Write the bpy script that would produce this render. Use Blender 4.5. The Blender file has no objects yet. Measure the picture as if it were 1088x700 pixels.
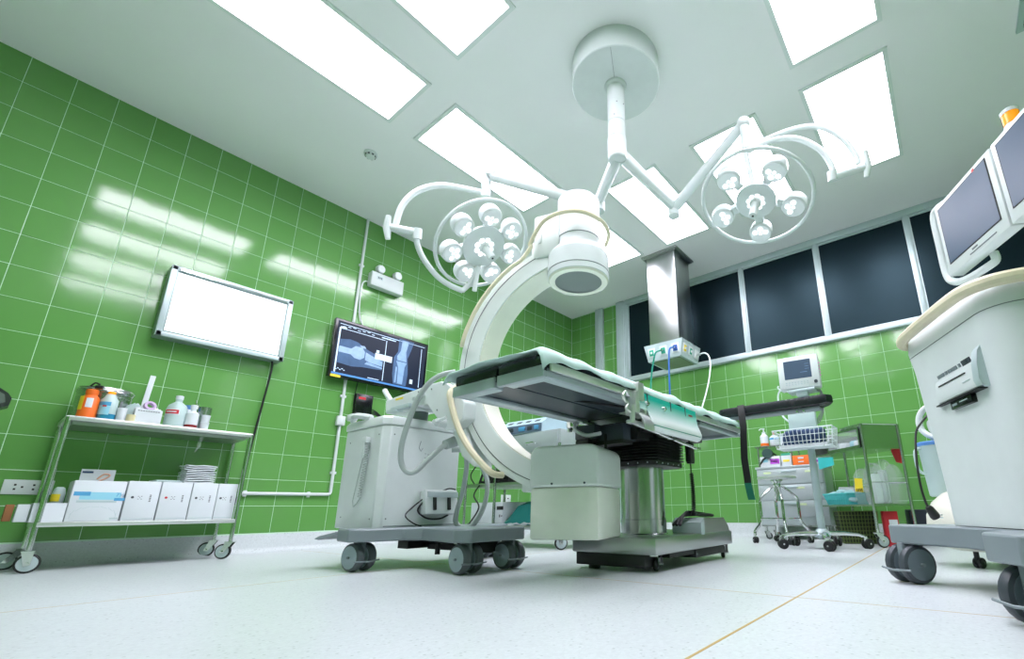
import bpy, bmesh, math, random
from mathutils import Vector, Matrix
random.seed(7)
PI = math.pi
S = bpy.context.scene
COL = S.collection

# ---------------------------------------------------------------- camera
CX, CY = 637.69, 405.10            # principal point on the 1088x700 frame
FPX = 490.34
CAM = Vector((4.2959, -5.0567, 0.28))
YAW, PITCH, ROLL = 0.63987, 0.27276, -0.01165
FW = Vector((-math.sin(YAW)*math.cos(PITCH), math.cos(YAW)*math.cos(PITCH), math.sin(PITCH)))
r0 = Vector((math.cos(YAW), math.sin(YAW), 0)); u0 = r0.cross(FW)
RT = math.cos(ROLL)*r0 + math.sin(ROLL)*u0
UP = -math.sin(ROLL)*r0 + math.cos(ROLL)*u0
cd = bpy.data.cameras.new('camera'); co = bpy.data.objects.new('camera', cd); COL.objects.link(co)
cd.sensor_fit = 'HORIZONTAL'; cd.sensor_width = 36.0; cd.lens = FPX/1088*36
cd.shift_x = -(CX-544)/1088; cd.shift_y = (CY-350)/1088
cd.clip_start = 0.02; cd.clip_end = 60
co.matrix_world = Matrix(((RT.x, UP.x, -FW.x, CAM.x), (RT.y, UP.y, -FW.y, CAM.y), (RT.z, UP.z, -FW.z, CAM.z), (0, 0, 0, 1)))
S.camera = co

# ---------------------------------------------------------------- world, exposure
w = bpy.data.worlds.new('world'); S.world = w; w.use_nodes = True
w.node_tree.nodes['Background'].inputs[0].default_value = (0.75, 0.9, 0.88, 1)
w.node_tree.nodes['Background'].inputs[1].default_value = 0.3
S.view_settings.view_transform = 'Standard'; S.view_settings.look = 'None'
S.view_settings.gamma = 1.0; S.view_settings.use_curve_mapping = False
S.view_settings.exposure = 1.2
PANEL_STRENGTH = 7.0
PANEL_COLOR = (0.99, 0.94, 1.07)
# ---------------------------------------------------------------- pixel rays onto real planes
def ray(x, y): return FW + RT*((x-CX)/FPX) - UP*((y-CY)/FPX)
def onX(x, y, X): d = ray(x, y); return CAM + d*((X-CAM.x)/d.x)
def onY(x, y, Y): d = ray(x, y); return CAM + d*((Y-CAM.y)/d.y)
def onZ(x, y, Z): d = ray(x, y); return CAM + d*((Z-CAM.z)/d.z)
def at(x, y, d): return CAM + ray(x, y)*d
def V(*a): return Vector(a)

# ---------------------------------------------------------------- materials
MATS = {}
def mat(name, col, rough=0.45, metal=0.0, noise=0.04, scale=12.0, spec=0.5, alpha=1.0, trans=0.0, emit=0.0, coat=0.0, bump=0.0, stretch=None, ior=None):
    if name in MATS: return MATS[name]
    m = bpy.data.materials.new(name); m.use_nodes = True
    nt = m.node_tree; b = nt.nodes['Principled BSDF']
    tc = nt.nodes.new('ShaderNodeTexCoord'); nz = nt.nodes.new('ShaderNodeTexNoise')
    nz.inputs['Scale'].default_value = scale; nz.inputs['Detail'].default_value = 4
    if stretch:
        mp = nt.nodes.new('ShaderNodeMapping'); mp.inputs['Scale'].default_value = stretch
        nt.links.new(tc.outputs['Object'], mp.inputs['Vector']); nt.links.new(mp.outputs[0], nz.inputs['Vector'])
    else: nt.links.new(tc.outputs['Object'], nz.inputs['Vector'])
    mx = nt.nodes.new('ShaderNodeMix'); mx.data_type = 'RGBA'
    mx.inputs[6].default_value = (*[max(0, c*(1-noise*2)) for c in col], 1)
    mx.inputs[7].default_value = (*[min(1, c*(1+noise)) for c in col], 1)
    nt.links.new(nz.outputs[0], mx.inputs[0]); nt.links.new(mx.outputs[2], b.inputs['Base Color'])
    b.inputs['Metallic'].default_value = metal
    mr = nt.nodes.new('ShaderNodeMapRange'); mr.inputs[3].default_value = max(0, rough-0.05); mr.inputs[4].default_value = min(1, rough+0.05)
    nt.links.new(nz.outputs[0], mr.inputs[0]); nt.links.new(mr.outputs[0], b.inputs['Roughness'])
    b.inputs['Specular IOR Level'].default_value = spec
    b.inputs['Alpha'].default_value = alpha
    b.inputs['Transmission Weight'].default_value = trans
    b.inputs['Coat Weight'].default_value = coat
    if ior: b.inputs['IOR'].default_value = ior
    if emit:
        b.inputs['Emission Color'].default_value = (*col, 1); b.inputs['Emission Strength'].default_value = emit
    if bump:
        bp = nt.nodes.new('ShaderNodeBump'); bp.inputs['Strength'].default_value = bump; bp.inputs['Distance'].default_value = 0.01
        nt.links.new(nz.outputs[0], bp.inputs['Height']); nt.links.new(bp.outputs[0], b.inputs['Normal'])
    MATS[name] = m
    return m
def lin(r, g, b):
    f = lambda c: (c/255/12.92) if c/255 <= 0.04045 else ((c/255+0.055)/1.055)**2.4
    return (f(r), f(g), f(b))

WHITE = mat('white_enamel', lin(214, 222, 221), 0.35)
WARMW = mat('warm_white_plastic', lin(224, 225, 210), 0.4)
CREAM = mat('cream_rubber', lin(222, 214, 184), 0.45)
IVORY = mat('ivory_shell', lin(238, 242, 231), 0.4)
SHELLG = mat('pale_grey_shell', lin(220, 228, 225), 0.38)
GREYP = mat('grey_plastic', lin(128, 140, 144), 0.4)
LGREY = mat('light_grey_hose', lin(172, 182, 180), 0.45)
DGREY = mat('dark_grey_metal', lin(56, 66, 74), 0.4)
MGREY = mat('mid_grey_metal', lin(110, 118, 122), 0.35, 0.3)
BLACK = mat('black_rubber', lin(22, 24, 25), 0.5)
BLACKG = mat('black_gloss', lin(14, 17, 20), 0.18)
LEATHER = mat('black_vinyl', lin(24, 29, 34), 0.26)
STEEL = mat('brushed_steel', (0.50, 0.52, 0.515), 0.22, 1.0, 0.02, 4)
RAILM = mat('bright_rail_steel', (0.80, 0.82, 0.81), 0.36, 0.9, 0.05, 5)
STEELH = mat('brushed_steel_sheet', (0.47, 0.49, 0.485), 0.30, 1.0, 0.03, 5)
CHROME = mat('chrome', (0.72, 0.74, 0.74), 0.12, 1.0, 0.02)
ALU = mat('pale_aluminium', lin(188, 204, 206), 0.35, 0.25)
WHEELG = mat('wheel_grey', lin(140, 152, 158), 0.4)
PAPER = mat('white_card', lin(216, 223, 227), 0.6, noise=0.02)
PRINT = mat('dark_print', lin(70, 78, 84), 0.6)
SKYBLUE = mat('pale_blue_print', lin(150, 212, 230), 0.6)
MIDBLUE = mat('blue_print', lin(80, 160, 205), 0.6)
RED = mat('red_print', lin(200, 40, 50), 0.5)
PINKRED = mat('bright_red_plastic', lin(214, 44, 48), 0.45)
ORANGE = mat('orange_plastic', lin(240, 112, 34), 0.4)
AMBER = mat('amber_lens', lin(240, 150, 30), 0.2, emit=0.25)
YELLOW = mat('yellow_label', lin(240, 216, 50), 0.5)
TEAL = mat('teal_plastic', lin(60, 190, 190), 0.4)
DTEAL = mat('dark_teal_cloth', lin(10, 110, 105), 0.6)
GREENST = mat('green_strap_end', lin(16, 110, 84), 0.6)
PURPLE = mat('purple_print', lin(170, 70, 190), 0.5)
PINK = mat('pink_print', lin(220, 120, 200), 0.5)
NAVY = mat('navy_cloth', lin(40, 66, 104), 0.7)
SHEET = mat('mint_sheet', lin(190, 220, 212), 0.75, scale=30)
DIFF = mat('lit_diffuser', PANEL_COLOR, 0.5, emit=PANEL_STRENGTH, noise=0.0)
LBOX = mat('lit_viewer_panel', (0.9, 0.99, 1.0), 0.5, emit=0.55, noise=0.0)
LENS = mat('lit_lens', (0.97, 1.0, 1.0), 0.1, emit=0.62, noise=0.0)
LEDW = mat('led_reflector', lin(196, 204, 206), 0.25, emit=.16)
CLEAR = mat('clear_plastic', lin(225, 240, 238), 0.15, trans=0.85, ior=1.2, noise=0.01)
FILM = mat('clear_film', lin(220, 230, 230), 0.12, alpha=0.17, noise=0.02)
MILKY = mat('milky_plastic', lin(205, 228, 226), 0.3, alpha=0.8)
BLUELIQ = mat('blue_liquid', lin(50, 140, 175), 0.2)
SCREEN = mat('monitor_glass', lin(46, 74, 100), 0.32, noise=0.02, spec=0.7)
BLUELID = mat('blue_lid', lin(90, 140, 205), 0.4)
REDLIQ = mat('dark_red_label', lin(140, 24, 34), 0.4)
GREENMESH = mat('olive_mesh', lin(88, 110, 50), 0.6)
CARDB = mat('brown_card', lin(150, 100, 60), 0.7)
HOSEG = mat('green_hose', lin(20, 140, 116), 0.4)
HOSEB = mat('blue_hose', lin(40, 100, 180), 0.4)
HOSEW = mat('white_hose', lin(230, 240, 240), 0.4)
APERT = mat('aperture_grey', lin(112, 120, 118), 0.5)

# ---------------------------------------------------------------- mesh builder (world coordinates)
class MB:
    def __init__(s): s.bm = bmesh.new(); s.i = 0; s.M = Matrix.Identity(4)
    def f(s, vs):
        try:
            f = s.bm.faces.new(vs); f.material_index = s.i; return f
        except ValueError: return None
    def v(s, p): return s.bm.verts.new(s.M @ Vector(p))
    def box(s, c, d, M=None, bev=0.0, top=(1, 1)):
        """box centre c, size d; bev chamfers every edge"""
        x, y, z = d[0]/2, d[1]/2, d[2]/2
        R = M if M else Matrix.Identity(3)
        c = Vector(c)
        if bev <= 0:
            P = []
            for k in (-1, 1):
                tx, ty = (top if k == 1 else (1, 1))
                for a, b in ((-1, -1), (1, -1), (1, 1), (-1, 1)):
                    P.append(s.v(c + R @ Vector((a*x*tx, b*y*ty, k*z))))
            s.f(P[3::-1]); s.f(P[4:])
            for q in range(4): s.f([P[q], P[(q+1) % 4], P[4+(q+1) % 4], P[4+q]])
        else:
            bev = min(bev, x*.98, y*.98, z*.98)
            t = bmesh.new(); bmesh.ops.create_cube(t, size=1)
            for vv in t.verts:
                k = top if vv.co.z > 0 else (1, 1)
                vv.co = Vector((vv.co.x*d[0]*k[0], vv.co.y*d[1]*k[1], vv.co.z*d[2]))
            bmesh.ops.bevel(t, geom=t.edges[:], offset=bev, segments=2, affect='EDGES', profile=0.5)
            mp = {}
            for vv in t.verts: mp[vv] = s.v(c + R @ vv.co)
            for ff in t.faces: s.f([mp[q] for q in ff.verts])
            t.free()
        return s
    def ring(s, c, ax, r, n, ref=None):
        ax = Vector(ax).normalized(); a = Vector(ref) if ref else (Vector((0, 0, 1)) if abs(ax.z) < .9 else Vector((1, 0, 0)))
        e1 = (a - ax*a.dot(ax)).normalized(); e2 = ax.cross(e1)
        return [s.v(Vector(c) + e1*(r*math.cos(2*PI*k/n)) + e2*(r*math.sin(2*PI*k/n))) for k in range(n)]
    def bridge(s, A, B):
        n = len(A)
        for k in range(n): s.f([A[k], A[(k+1) % n], B[(k+1) % n], B[k]])
    def lathe(s, p, ax, prof, n=24, caps=True):
        """prof: list of (dist along ax, radius)"""
        p = Vector(p); ax = Vector(ax).normalized(); R = [s.ring(p+ax*h, ax, max(r, 1e-4), n) for h, r in prof]
        for a, b in zip(R, R[1:]): s.bridge(a, b)
        if caps: s.f(R[0][::-1]); s.f(R[-1])
        return s
    def cyl(s, a, b, r, r2=None, n=16):
        a = Vector(a); b = Vector(b); return s.lathe(a, b-a, [(0, r), ((b-a).length, r2 if r2 is not None else r)], n)
    def tube(s, pts, r, n=8, closed=False, smooth=0, flat=None):
        pts = [Vector(p) for p in pts]
        if smooth: pts = spline(pts, smooth, closed)
        m = len(pts); rings = []; prev = None
        for k in range(m):
            if closed: t = pts[(k+1) % m] - pts[k-1]
            else: t = pts[min(k+1, m-1)] - pts[max(k-1, 0)]
            t.normalize()
            if prev is None: e = Vector((0, 0, 1)) if abs(t.z) < .9 else Vector((1, 0, 0))
            else: e = prev
            e = (e - t*e.dot(t)).normalized(); prev = e; g = t.cross(e)
            rr = r[k] if isinstance(r, (list, tuple)) and len(r) == m else r
            fa = flat if flat else 1.0
            rings.append([s.v(pts[k] + e*(rr*math.cos(2*PI*q/n)) + g*(rr*fa*math.sin(2*PI*q/n))) for q in range(n)])
        for a, b in zip(rings, rings[1:]): s.bridge(a, b)
        if closed:
            # match the closing ring to the nearest start vertex
            A, B = rings[-1], rings[0]
            off = min(range(n), key=lambda o: (A[0].co - B[o].co).length)
            s.bridge(A, [B[(q+off) % n] for q in range(n)])
        else: s.f(rings[0][::-1]); s.f(rings[-1])
        return s
    def prism(s, poly, vec):
        """polygon (3d points) extruded by vec"""
        vec = Vector(vec); A = [s.v(p) for p in poly]; B = [s.v(Vector(p)+vec) for p in poly]
        s.f(A[::-1]); s.f(B); s.bridge(A, B); return s
    def strip(s, prof, vec, th):
        """thin sheet: 2d polyline given as 3d points + offset normals, extruded by vec with thickness th"""
        prof = [Vector(p) for p in prof]; vec = Vector(vec); n = len(prof); vd = vec.normalized()
        nr = []
        for k in range(n):
            t = (prof[min(k+1, n-1)]-prof[max(k-1, 0)]).normalized(); nr.append(t.cross(vd).normalized())
        loop = prof + [prof[k]+nr[k]*th for k in range(n-1, -1, -1)]
        A = [s.v(p) for p in loop]; B = [s.v(p+vec) for p in loop]
        s.bridge(A, B)
        L = len(loop)
        for Q, flip in ((A, True), (B, False)):
            for k in range(n-1):
                q = [Q[k], Q[k+1], Q[L-2-k], Q[L-1-k]]
                s.f(q[::-1] if flip else q)
        return s
    def ball(s, c, r, n=12, m=8, sc=(1, 1, 1)):
        c = Vector(c); R = []
        for k in range(m+1):
            ph = -PI/2 + PI*k/m; rr = max(math.cos(ph), 1e-3)
            R.append([s.v(c + Vector((r*sc[0]*rr*math.cos(2*PI*q/n), r*sc[1]*rr*math.sin(2*PI*q/n), r*sc[2]*math.sin(ph)))) for q in range(n)])
        for a, b in zip(R, R[1:]): s.bridge(a, b)
        s.f(R[0][::-1]); s.f(R[-1]); return s
    def torus(s, c, ax, R, r, n=40, m=8):
        c = Vector(c); ax = Vector(ax).normalized(); a = Vector((0, 0, 1)) if abs(ax.z) < .9 else Vector((1, 0, 0))
        e1 = (a-ax*a.dot(ax)).normalized(); e2 = ax.cross(e1)
        return s.tube([c + e1*(R*math.cos(2*PI*k/n)) + e2*(R*math.sin(2*PI*k/n)) for k in range(n)], r, m, closed=True)
    def quad(s, a, b, c, d): s.f([s.v(a), s.v(b), s.v(c), s.v(d)]); return s
    def build(s, name, mats, parent=None, loc=None, smooth=True, angle=35):
        if not isinstance(mats, (list, tuple)): mats = [mats]
        if parent is not None: inv = world_of(parent).inverted()
        elif loc is not None: inv = Matrix.Translation(-Vector(loc))
        else: inv = Matrix.Identity(4)
        bmesh.ops.recalc_face_normals(s.bm, faces=s.bm.faces[:])
        me = bpy.data.meshes.new(name); s.bm.transform(inv); s.bm.to_mesh(me); s.bm.free()
        for m in mats: me.materials.append(m)
        if smooth:
            me.polygons.foreach_set('use_smooth', [True]*len(me.polygons)); me.set_sharp_from_angle(angle=math.radians(angle))
        o = bpy.data.objects.new(name, me); COL.objects.link(o)
        if parent is not None: o.parent = parent
        elif loc is not None: o.location = loc
        return o
def spline(P, k=6, closed=False):
    n = len(P); out = []
    for i in range(n if closed else n-1):
        if closed: p0, p1, p2, p3 = P[i-1], P[i], P[(i+1) % n], P[(i+2) % n]
        else: p0, p1, p2, p3 = P[max(i-1, 0)], P[i], P[i+1], P[min(i+2, n-1)]
        for q in range(k):
            t = q/k
            out.append(0.5*((2*p1) + (p2-p0)*t + (2*p0-5*p1+4*p2-p3)*t*t + (3*p1-p0-3*p2+p3)*t**3))
    if not closed: out.append(P[-1].copy())
    return out
def world_of(o):
    m = Matrix.LocRotScale(o.location, o.rotation_euler, o.scale)
    return world_of(o.parent) @ m if o.parent else m
def thing(name, label, cat, loc=(0, 0, 0), rz=0, group=None):
    o = bpy.data.objects.new(name, None); COL.objects.link(o); o.empty_display_size = .05
    o.location = loc; o.rotation_euler = (0, 0, rz); o['label'] = label; o['category'] = cat
    if group: o['group'] = group
    return o
def tag(o, label, cat, group=None):
    o['label'] = label; o['category'] = cat
    if group: o['group'] = group
    return o
def struct(o): o['kind'] = 'structure'; return o
KIDS = {}
def copy_tree(o, parent=None, loc=None, label=None):
    c = o.copy(); COL.objects.link(c)
    if parent: c.parent = parent
    if loc is not None: c.location = loc
    if label: c['label'] = label
    for ch in list(o.children): copy_tree(ch, c)
    return c
def rotz(a): return Matrix.Rotation(a, 3, 'Z')
def basis(ex, ey, ez): return Matrix((ex, ey, ez)).transposed()
def facing(n, up=V(0, 0, 1)):
    """3x3 with z = n, x horizontal to the right when looked at, y up"""
    n = Vector(n).normalized(); x = Vector(up).cross(n).normalized(); return basis(x, n.cross(x), n)
def text(body, size, pos, R, m, parent, name='lettering', ext=0.0004):
    cu = bpy.data.curves.new(name, 'FONT'); cu.body = body; cu.size = size; cu.extrude = ext; cu.align_x = 'CENTER'; cu.align_y = 'CENTER'
    t = bpy.data.objects.new('tmp', cu); COL.objects.link(t)
    dg = bpy.context.evaluated_depsgraph_get(); me = bpy.data.meshes.new_from_object(t.evaluated_get(dg))
    bpy.data.objects.remove(t)
    me.transform(world_of(parent).inverted() @ (Matrix.Translation(pos) @ R.to_4x4())); me.materials.clear(); me.materials.append(m)
    o = bpy.data.objects.new(name, me); COL.objects.link(o); o.parent = parent; return o

# casters ---------------------------------------------------------
def caster(parent, x, y, r, zm, ang=0.0, twin=True, wm=None, tm=None, fm=None, wd=0.022, gap=0.012, brake=False, trail=0.02):
    """swivel caster standing on the floor at x, y; zm = mount height"""
    wm = wm or WHEELG; tm = tm or BLACK; fm = fm or CHROME
    d = V(math.cos(ang), math.sin(ang), 0); a = V(-d.y, d.x, 0); top = V(x, y, zm); c = V(x, y, r) + d*trail
    m = MB()
    if twin:
        m.box(c + V(0, 0, r*0.45) - d*trail*.3, (r*1.1, gap*.9, r*1.3), rotz(ang), bev=.004)
        m.cyl((top.x, top.y, r*1.0), top, .011, n=10)
    else:
        for sgn in (-1, 1):
            o = a*(sgn*(wd*.5+.006))
            m.prism([c+o-d*.012-V(0, 0, .012), c+o+d*.012-V(0, 0, .008), V(top.x, top.y, 2*r+.008)+o+d*.022, V(top.x, top.y, 2*r+.008)+o-d*.022], a*(.003*sgn))
        m.box(V(top.x, top.y, 2*r+.011), (.05, wd+.02, .006), rotz(ang))
        m.cyl((top.x, top.y, 2*r+.01), top, .011, n=10)
    m.cyl(c-a*(wd+gap), c+a*(wd+gap), .006, n=8)
    o = m.build('caster', fm, parent)
    for sgn in ((-1, 1) if twin else (0,)):
        ww = MB(); cc = c + a*(sgn*(wd+gap)/2)
        h = wd/2
        ww.i = 0
        ww.lathe(cc-a*h, a, [(0, r*.78), (wd*.14, r*.96), (wd*.3, r), (wd*.7, r), (wd*.86, r*.96), (wd, r*.78)], 22, caps=False)
        ww.i = 1
        ww.lathe(cc-a*(h+.001), a, [(0, r*.2), (.002, r*.55), (.001, r*.8), (wd+.001, r*.8), (wd, r*.55), (wd+.002, r*.2)], 22)
        ww.build('wheel', [tm, wm], o)
    if brake:
        b = MB(); b.tube([c-a*(wd+gap+.004)+d*r*.9+V(0, 0, -r*.25), c+d*(r*1.12)+V(0, 0, -r*.3), c+a*(wd+gap+.004)+d*r*.9+V(0, 0, -r*.25)], .004, 6)
        b.build('brake_bar', GREYP, o)
    return o

# ================================================================ SETTING
ZC = 3.143; RX = 6.3; RY = -7.2; TB = 0.143
GROUT = mat('pale_green_grout', lin(196, 232, 200), 0.6)
def tile_material():
    m = bpy.data.materials.new('green_glazed_tile'); m.use_nodes = True; nt = m.node_tree; b = nt.nodes['Principled BSDF']
    oi = nt.nodes.new('ShaderNodeObjectInfo'); tc = nt.nodes.new('ShaderNodeTexCoord'); nz = nt.nodes.new('ShaderNodeTexNoise')
    nz.inputs['Scale'].default_value = 7; nt.links.new(tc.outputs['Object'], nz.inputs['Vector'])
    ad = nt.nodes.new('ShaderNodeMath'); ad.operation = 'MULTIPLY_ADD'; ad.inputs[1].default_value = .6
    nt.links.new(oi.outputs['Random'], ad.inputs[0]); 
    sc = nt.nodes.new('ShaderNodeMath'); sc.operation = 'MULTIPLY'; sc.inputs[1].default_value = .4
    nt.links.new(nz.outputs[0], sc.inputs[0]); nt.links.new(sc.outputs[0], ad.inputs[2])
    mx = nt.nodes.new('ShaderNodeMix'); mx.data_type = 'RGBA'
    mx.inputs[6].default_value = (*TILE_A, 1); mx.inputs[7].default_value = (*TILE_B, 1)
    nt.links.new(ad.outputs[0], mx.inputs[0]); nt.links.new(mx.outputs[2], b.inputs['Base Color'])
    b.inputs['Roughness'].default_value = 0.10; b.inputs['Specular IOR Level'].default_value = 0.6
    bp = nt.nodes.new('ShaderNodeBump'); bp.inputs['Strength'].default_value = .05; bp.inputs['Distance'].default_value = .01
    nt.links.new(nz.outputs[0], bp.inputs['Height']); nt.links.new(bp.outputs[0], b.inputs['Normal'])
    return m
TILE_A = (0.115, 0.318, 0.076); TILE_B = (0.135, 0.348, 0.090)
TILE = tile_material()
def terrazzo():
    m = bpy.data.materials.new('terrazzo'); m.use_nodes = True; nt = m.node_tree; b = nt.nodes['Principled BSDF']
    tc = nt.nodes.new('ShaderNodeTexCoord')
    def vor(scale, lo, hi):
        v = nt.nodes.new('ShaderNodeTexVoronoi'); v.inputs['Scale'].default_value = scale
        nt.links.new(tc.outputs['Object'], v.inputs['Vector'])
        r = nt.nodes.new('ShaderNodeMapRange'); r.inputs[1].default_value = lo; r.inputs[2].default_value = hi; r.clamp = True
        nt.links.new(v.outputs['Distance'], r.inputs[0]); return v, r
    v1, r1 = vor(75, .15, .34)
    sx = nt.nodes.new('ShaderNodeSeparateColor'); nt.links.new(v1.outputs['Color'], sx.inputs[0])
    th = nt.nodes.new('ShaderNodeMath'); th.operation = 'GREATER_THAN'; th.inputs[1].default_value = .72; nt.links.new(sx.outputs[0], th.inputs[0])
    inv = nt.nodes.new('ShaderNodeMath'); inv.operation = 'SUBTRACT'; inv.inputs[0].default_value = 1; nt.links.new(r1.outputs[0], inv.inputs[1])
    chip = nt.nodes.new('ShaderNodeMath'); chip.operation = 'MULTIPLY'; nt.links.new(th.outputs[0], chip.inputs[0]); nt.links.new(inv.outputs[0], chip.inputs[1])
    v2 = nt.nodes.new('ShaderNodeTexVoronoi'); v2.inputs['Scale'].default_value = 130; nt.links.new(tc.outputs['Object'], v2.inputs['Vector'])
    m1 = nt.nodes.new('ShaderNodeMix'); m1.data_type = 'RGBA'; m1.blend_type = 'MIX'
    base = lin(205, 213, 214)
    m1.inputs[6].default_value = (*[c*.90 for c in base], 1); m1.inputs[7].default_value = (*base, 1)
    sx2 = nt.nodes.new('ShaderNodeSeparateColor'); nt.links.new(v2.outputs['Color'], sx2.inputs[0]); nt.links.new(sx2.outputs[1], m1.inputs[0])
    m2 = nt.nodes.new('ShaderNodeMix'); m2.data_type = 'RGBA'
    nt.links.new(chip.outputs[0], m2.inputs[0]); nt.links.new(m1.outputs[2], m2.inputs[6]); m2.inputs[7].default_value = (*lin(168, 178, 176), 1)
    nt.links.new(m2.outputs[2], b.inputs['Base Color'])
    nz = nt.nodes.new('ShaderNodeTexNoise'); nz.inputs['Scale'].default_value = 2.2; nt.links.new(tc.outputs['Object'], nz.inputs['Vector'])
    rr = nt.nodes.new('ShaderNodeMapRange'); rr.inputs[3].default_value = .27; rr.inputs[4].default_value = .31
    nt.links.new(nz.outputs[0], rr.inputs[0]); nt.links.new(rr.outputs[0], b.inputs['Roughness'])
    b.inputs['Specular IOR Level'].default_value = .4
    return m
TERR = terrazzo()
CEILM = mat('mint_ceiling_paint', lin(243, 244, 245), 0.55, noise=0.015, scale=2)
def far_tile_wall():
    m = bpy.data.materials.new('green_tiled_wall'); m.use_nodes = True; nt = m.node_tree; b = nt.nodes['Principled BSDF']
    g = nt.nodes.new('ShaderNodeNewGeometry'); sp = nt.nodes.new('ShaderNodeSeparateXYZ'); nt.links.new(g.outputs['Position'], sp.inputs[0])
    ad = nt.nodes.new('ShaderNodeMath'); nt.links.new(sp.outputs[0], ad.inputs[0]); nt.links.new(sp.outputs[1], ad.inputs[1])
    cb = nt.nodes.new('ShaderNodeCombineXYZ'); nt.links.new(ad.outputs[0], cb.inputs[0]); nt.links.new(sp.outputs[2], cb.inputs[1])
    br = nt.nodes.new('ShaderNodeTexBrick'); br.offset = 0; nt.links.new(cb.outputs[0], br.inputs['Vector'])
    br.inputs['Scale'].default_value = 1; br.inputs['Brick Width'].default_value = .2; br.inputs['Row Height'].default_value = .2; br.inputs['Mortar Size'].default_value = .0015
    br.inputs['Color1'].default_value = (0.105, 0.315, 0.066, 1); br.inputs['Color2'].default_value = (0.12, 0.335, 0.075, 1); br.inputs['Mortar'].default_value = (*lin(196, 232, 200), 1)
    nt.links.new(br.outputs['Color'], b.inputs['Base Color']); b.inputs['Roughness'].default_value = .15; return m
WALLP = far_tile_wall() or mat('pale_wall_paint', lin(226, 228, 226), 0.6, noise=0.02, scale=3)
BRASS = mat('brass_strip', lin(196, 168, 96), 0.4, 0.3)

m = MB(); m.box((RX/2, RY/2, -.05), (RX+.4, -RY+.4, .1)); floor = struct(m.build('floor', TERR))
m = MB(); m.box((3.822, RY/2, .0003), (.007, -RY-.04, .0006)); m.build('brass_strip', BRASS, floor)
m = MB(); m.box((RX/2, -3.362, .0002), (RX-.04, .003, .0004)); m.build('brass_strip', BRASS, floor)
m = MB(); m.box((RX/2, -5.18, .0002), (RX-.04, .003, .0004)); m.build('brass_strip', BRASS, floor)
m = MB(); m.box((1.9, RY/2, .0002), (.003, -RY-.04, .0004)); m.build('brass_strip', BRASS, floor)

# ceiling with lamp openings
PX = [(1.333, 1.873), (2.168, 2.712), (3.037, 3.578), (3.888, 4.430)]
PY = [(-2.11, -.925), (-3.521, -2.318), (-4.925, -3.716)]
holes = [(i, j) for i in range(4) for j in range(3) if not (j == 1 and i in (1, 2))]
xs = sorted([-.1, RX+.1] + [q for p in PX for q in p]); ys = sorted([RY-.1, .1] + [q for p in PY for q in p])
m = MB()
for a, b in zip(xs, xs[1:]):
    for c, d in zip(ys, ys[1:]):
        if any(abs(PX[i][0]-a) < 1e-6 and abs(PY[j][0]-c) < 1e-6 for i, j in holes): continue
        m.box(((a+b)/2, (c+d)/2, ZC+.05), (b-a, d-c, .1))
bmesh.ops.remove_doubles(m.bm, verts=m.bm.verts[:], dist=1e-5)
ceil = struct(m.build('ceiling', CEILM, smooth=False))
FRAMEP = mat('lamp_frame_paint', lin(226, 234, 232), 0.45)
where = {(0, 0): 'behind the x-ray head, nearest the left back corner', (1, 0): 'beside the steel ceiling pendant', (2, 0): 'directly behind the right surgical lamp', (3, 0): 'right of the right surgical lamp, nearest the windows',
         (0, 1): 'left of the round lamp mount, above the left surgical lamp', (3, 1): 'right of the round lamp mount, cut by the photo top edge',
         (0, 2): 'longest one at the top left, nearest the tiled wall', (1, 2): 'at the top middle, cut by the top edge of the photo',
         (2, 2): 'over the camera side, mirrored only in the upper wall tiles', (3, 2): 'over the camera side, mirrored only in the lower wall tiles'}
for i, j in holes:
    x0, x1 = PX[i]; y0, y1 = PY[j]
    L = thing('ceiling_light', 'recessed light panel ' + where[(i, j)], 'ceiling light', ((x0+x1)/2, (y0+y1)/2, ZC), group='recessed ceiling light panels')
    m = MB(); t = .028
    for bx in (((x0+x1)/2, y0+t/2, x1-x0+.03, t), ((x0+x1)/2, y1-t/2, x1-x0+.03, t)): m.box((bx[0], bx[1], ZC+.012), (bx[2]-.03, bx[3], .05))
    for bx in ((x0+t/2, (y0+y1)/2, t, y1-y0-2*t), (x1-t/2, (y0+y1)/2, t, y1-y0-2*t)): m.box((bx[0], bx[1], ZC+.012), (bx[2], bx[3], .05))
    m.build('frame', FRAMEP, L, smooth=False)
    m = MB(); m.box(((x0+x1)/2, (y0+y1)/2, ZC+.035), (x1-x0-2*t, y1-y0-2*t, .006)); m.build('diffuser', DIFF, L)
    m = MB(); m.box(((x0+x1)/2, (y0+y1)/2, ZC+.075), (x1-x0-.002, y1-y0-.002, .05)); m.build('housing', WHITE, L)

# walls
m = MB(); m.box((-.0513, RY/2, ZC/2), (.1, -RY+.3, ZC)); wl = struct(m.build('wall_left', GROUT))
m = MB(); m.box((RX/2, .0513, ZC/2), (RX+.1, .1, ZC)); wb = struct(m.build('wall_back', GROUT))
m = MB(); m.box((RX+.05, RY/2, ZC/2), (.1, -RY+.2, ZC)); struct(m.build('wall_right', WALLP))
m = MB(); m.box((RX/2, RY-.05, ZC/2), (RX+.1, .1, ZC)); struct(m.build('wall_front', WALLP))
def tile_mesh():
    m = MB(); a, b, e = .0986, .0975, .0006
    lo = [m.v((sx*a, sy*a, -.006)) for sx, sy in ((-1, -1), (1, -1), (1, 1), (-1, 1))]
    md = [m.v((sx*a, sy*a, -e)) for sx, sy in ((-1, -1), (1, -1), (1, 1), (-1, 1))]
    hi = [m.v((sx*b, sy*b, 0)) for sx, sy in ((-1, -1), (1, -1), (1, 1), (-1, 1))]
    m.bridge(lo, md); m.bridge(md, hi); m.f(hi)
    o = m.build('tile', TILE, smooth=False); me = o.data; bpy.data.objects.remove(o); return me
TM = tile_mesh()
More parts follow.
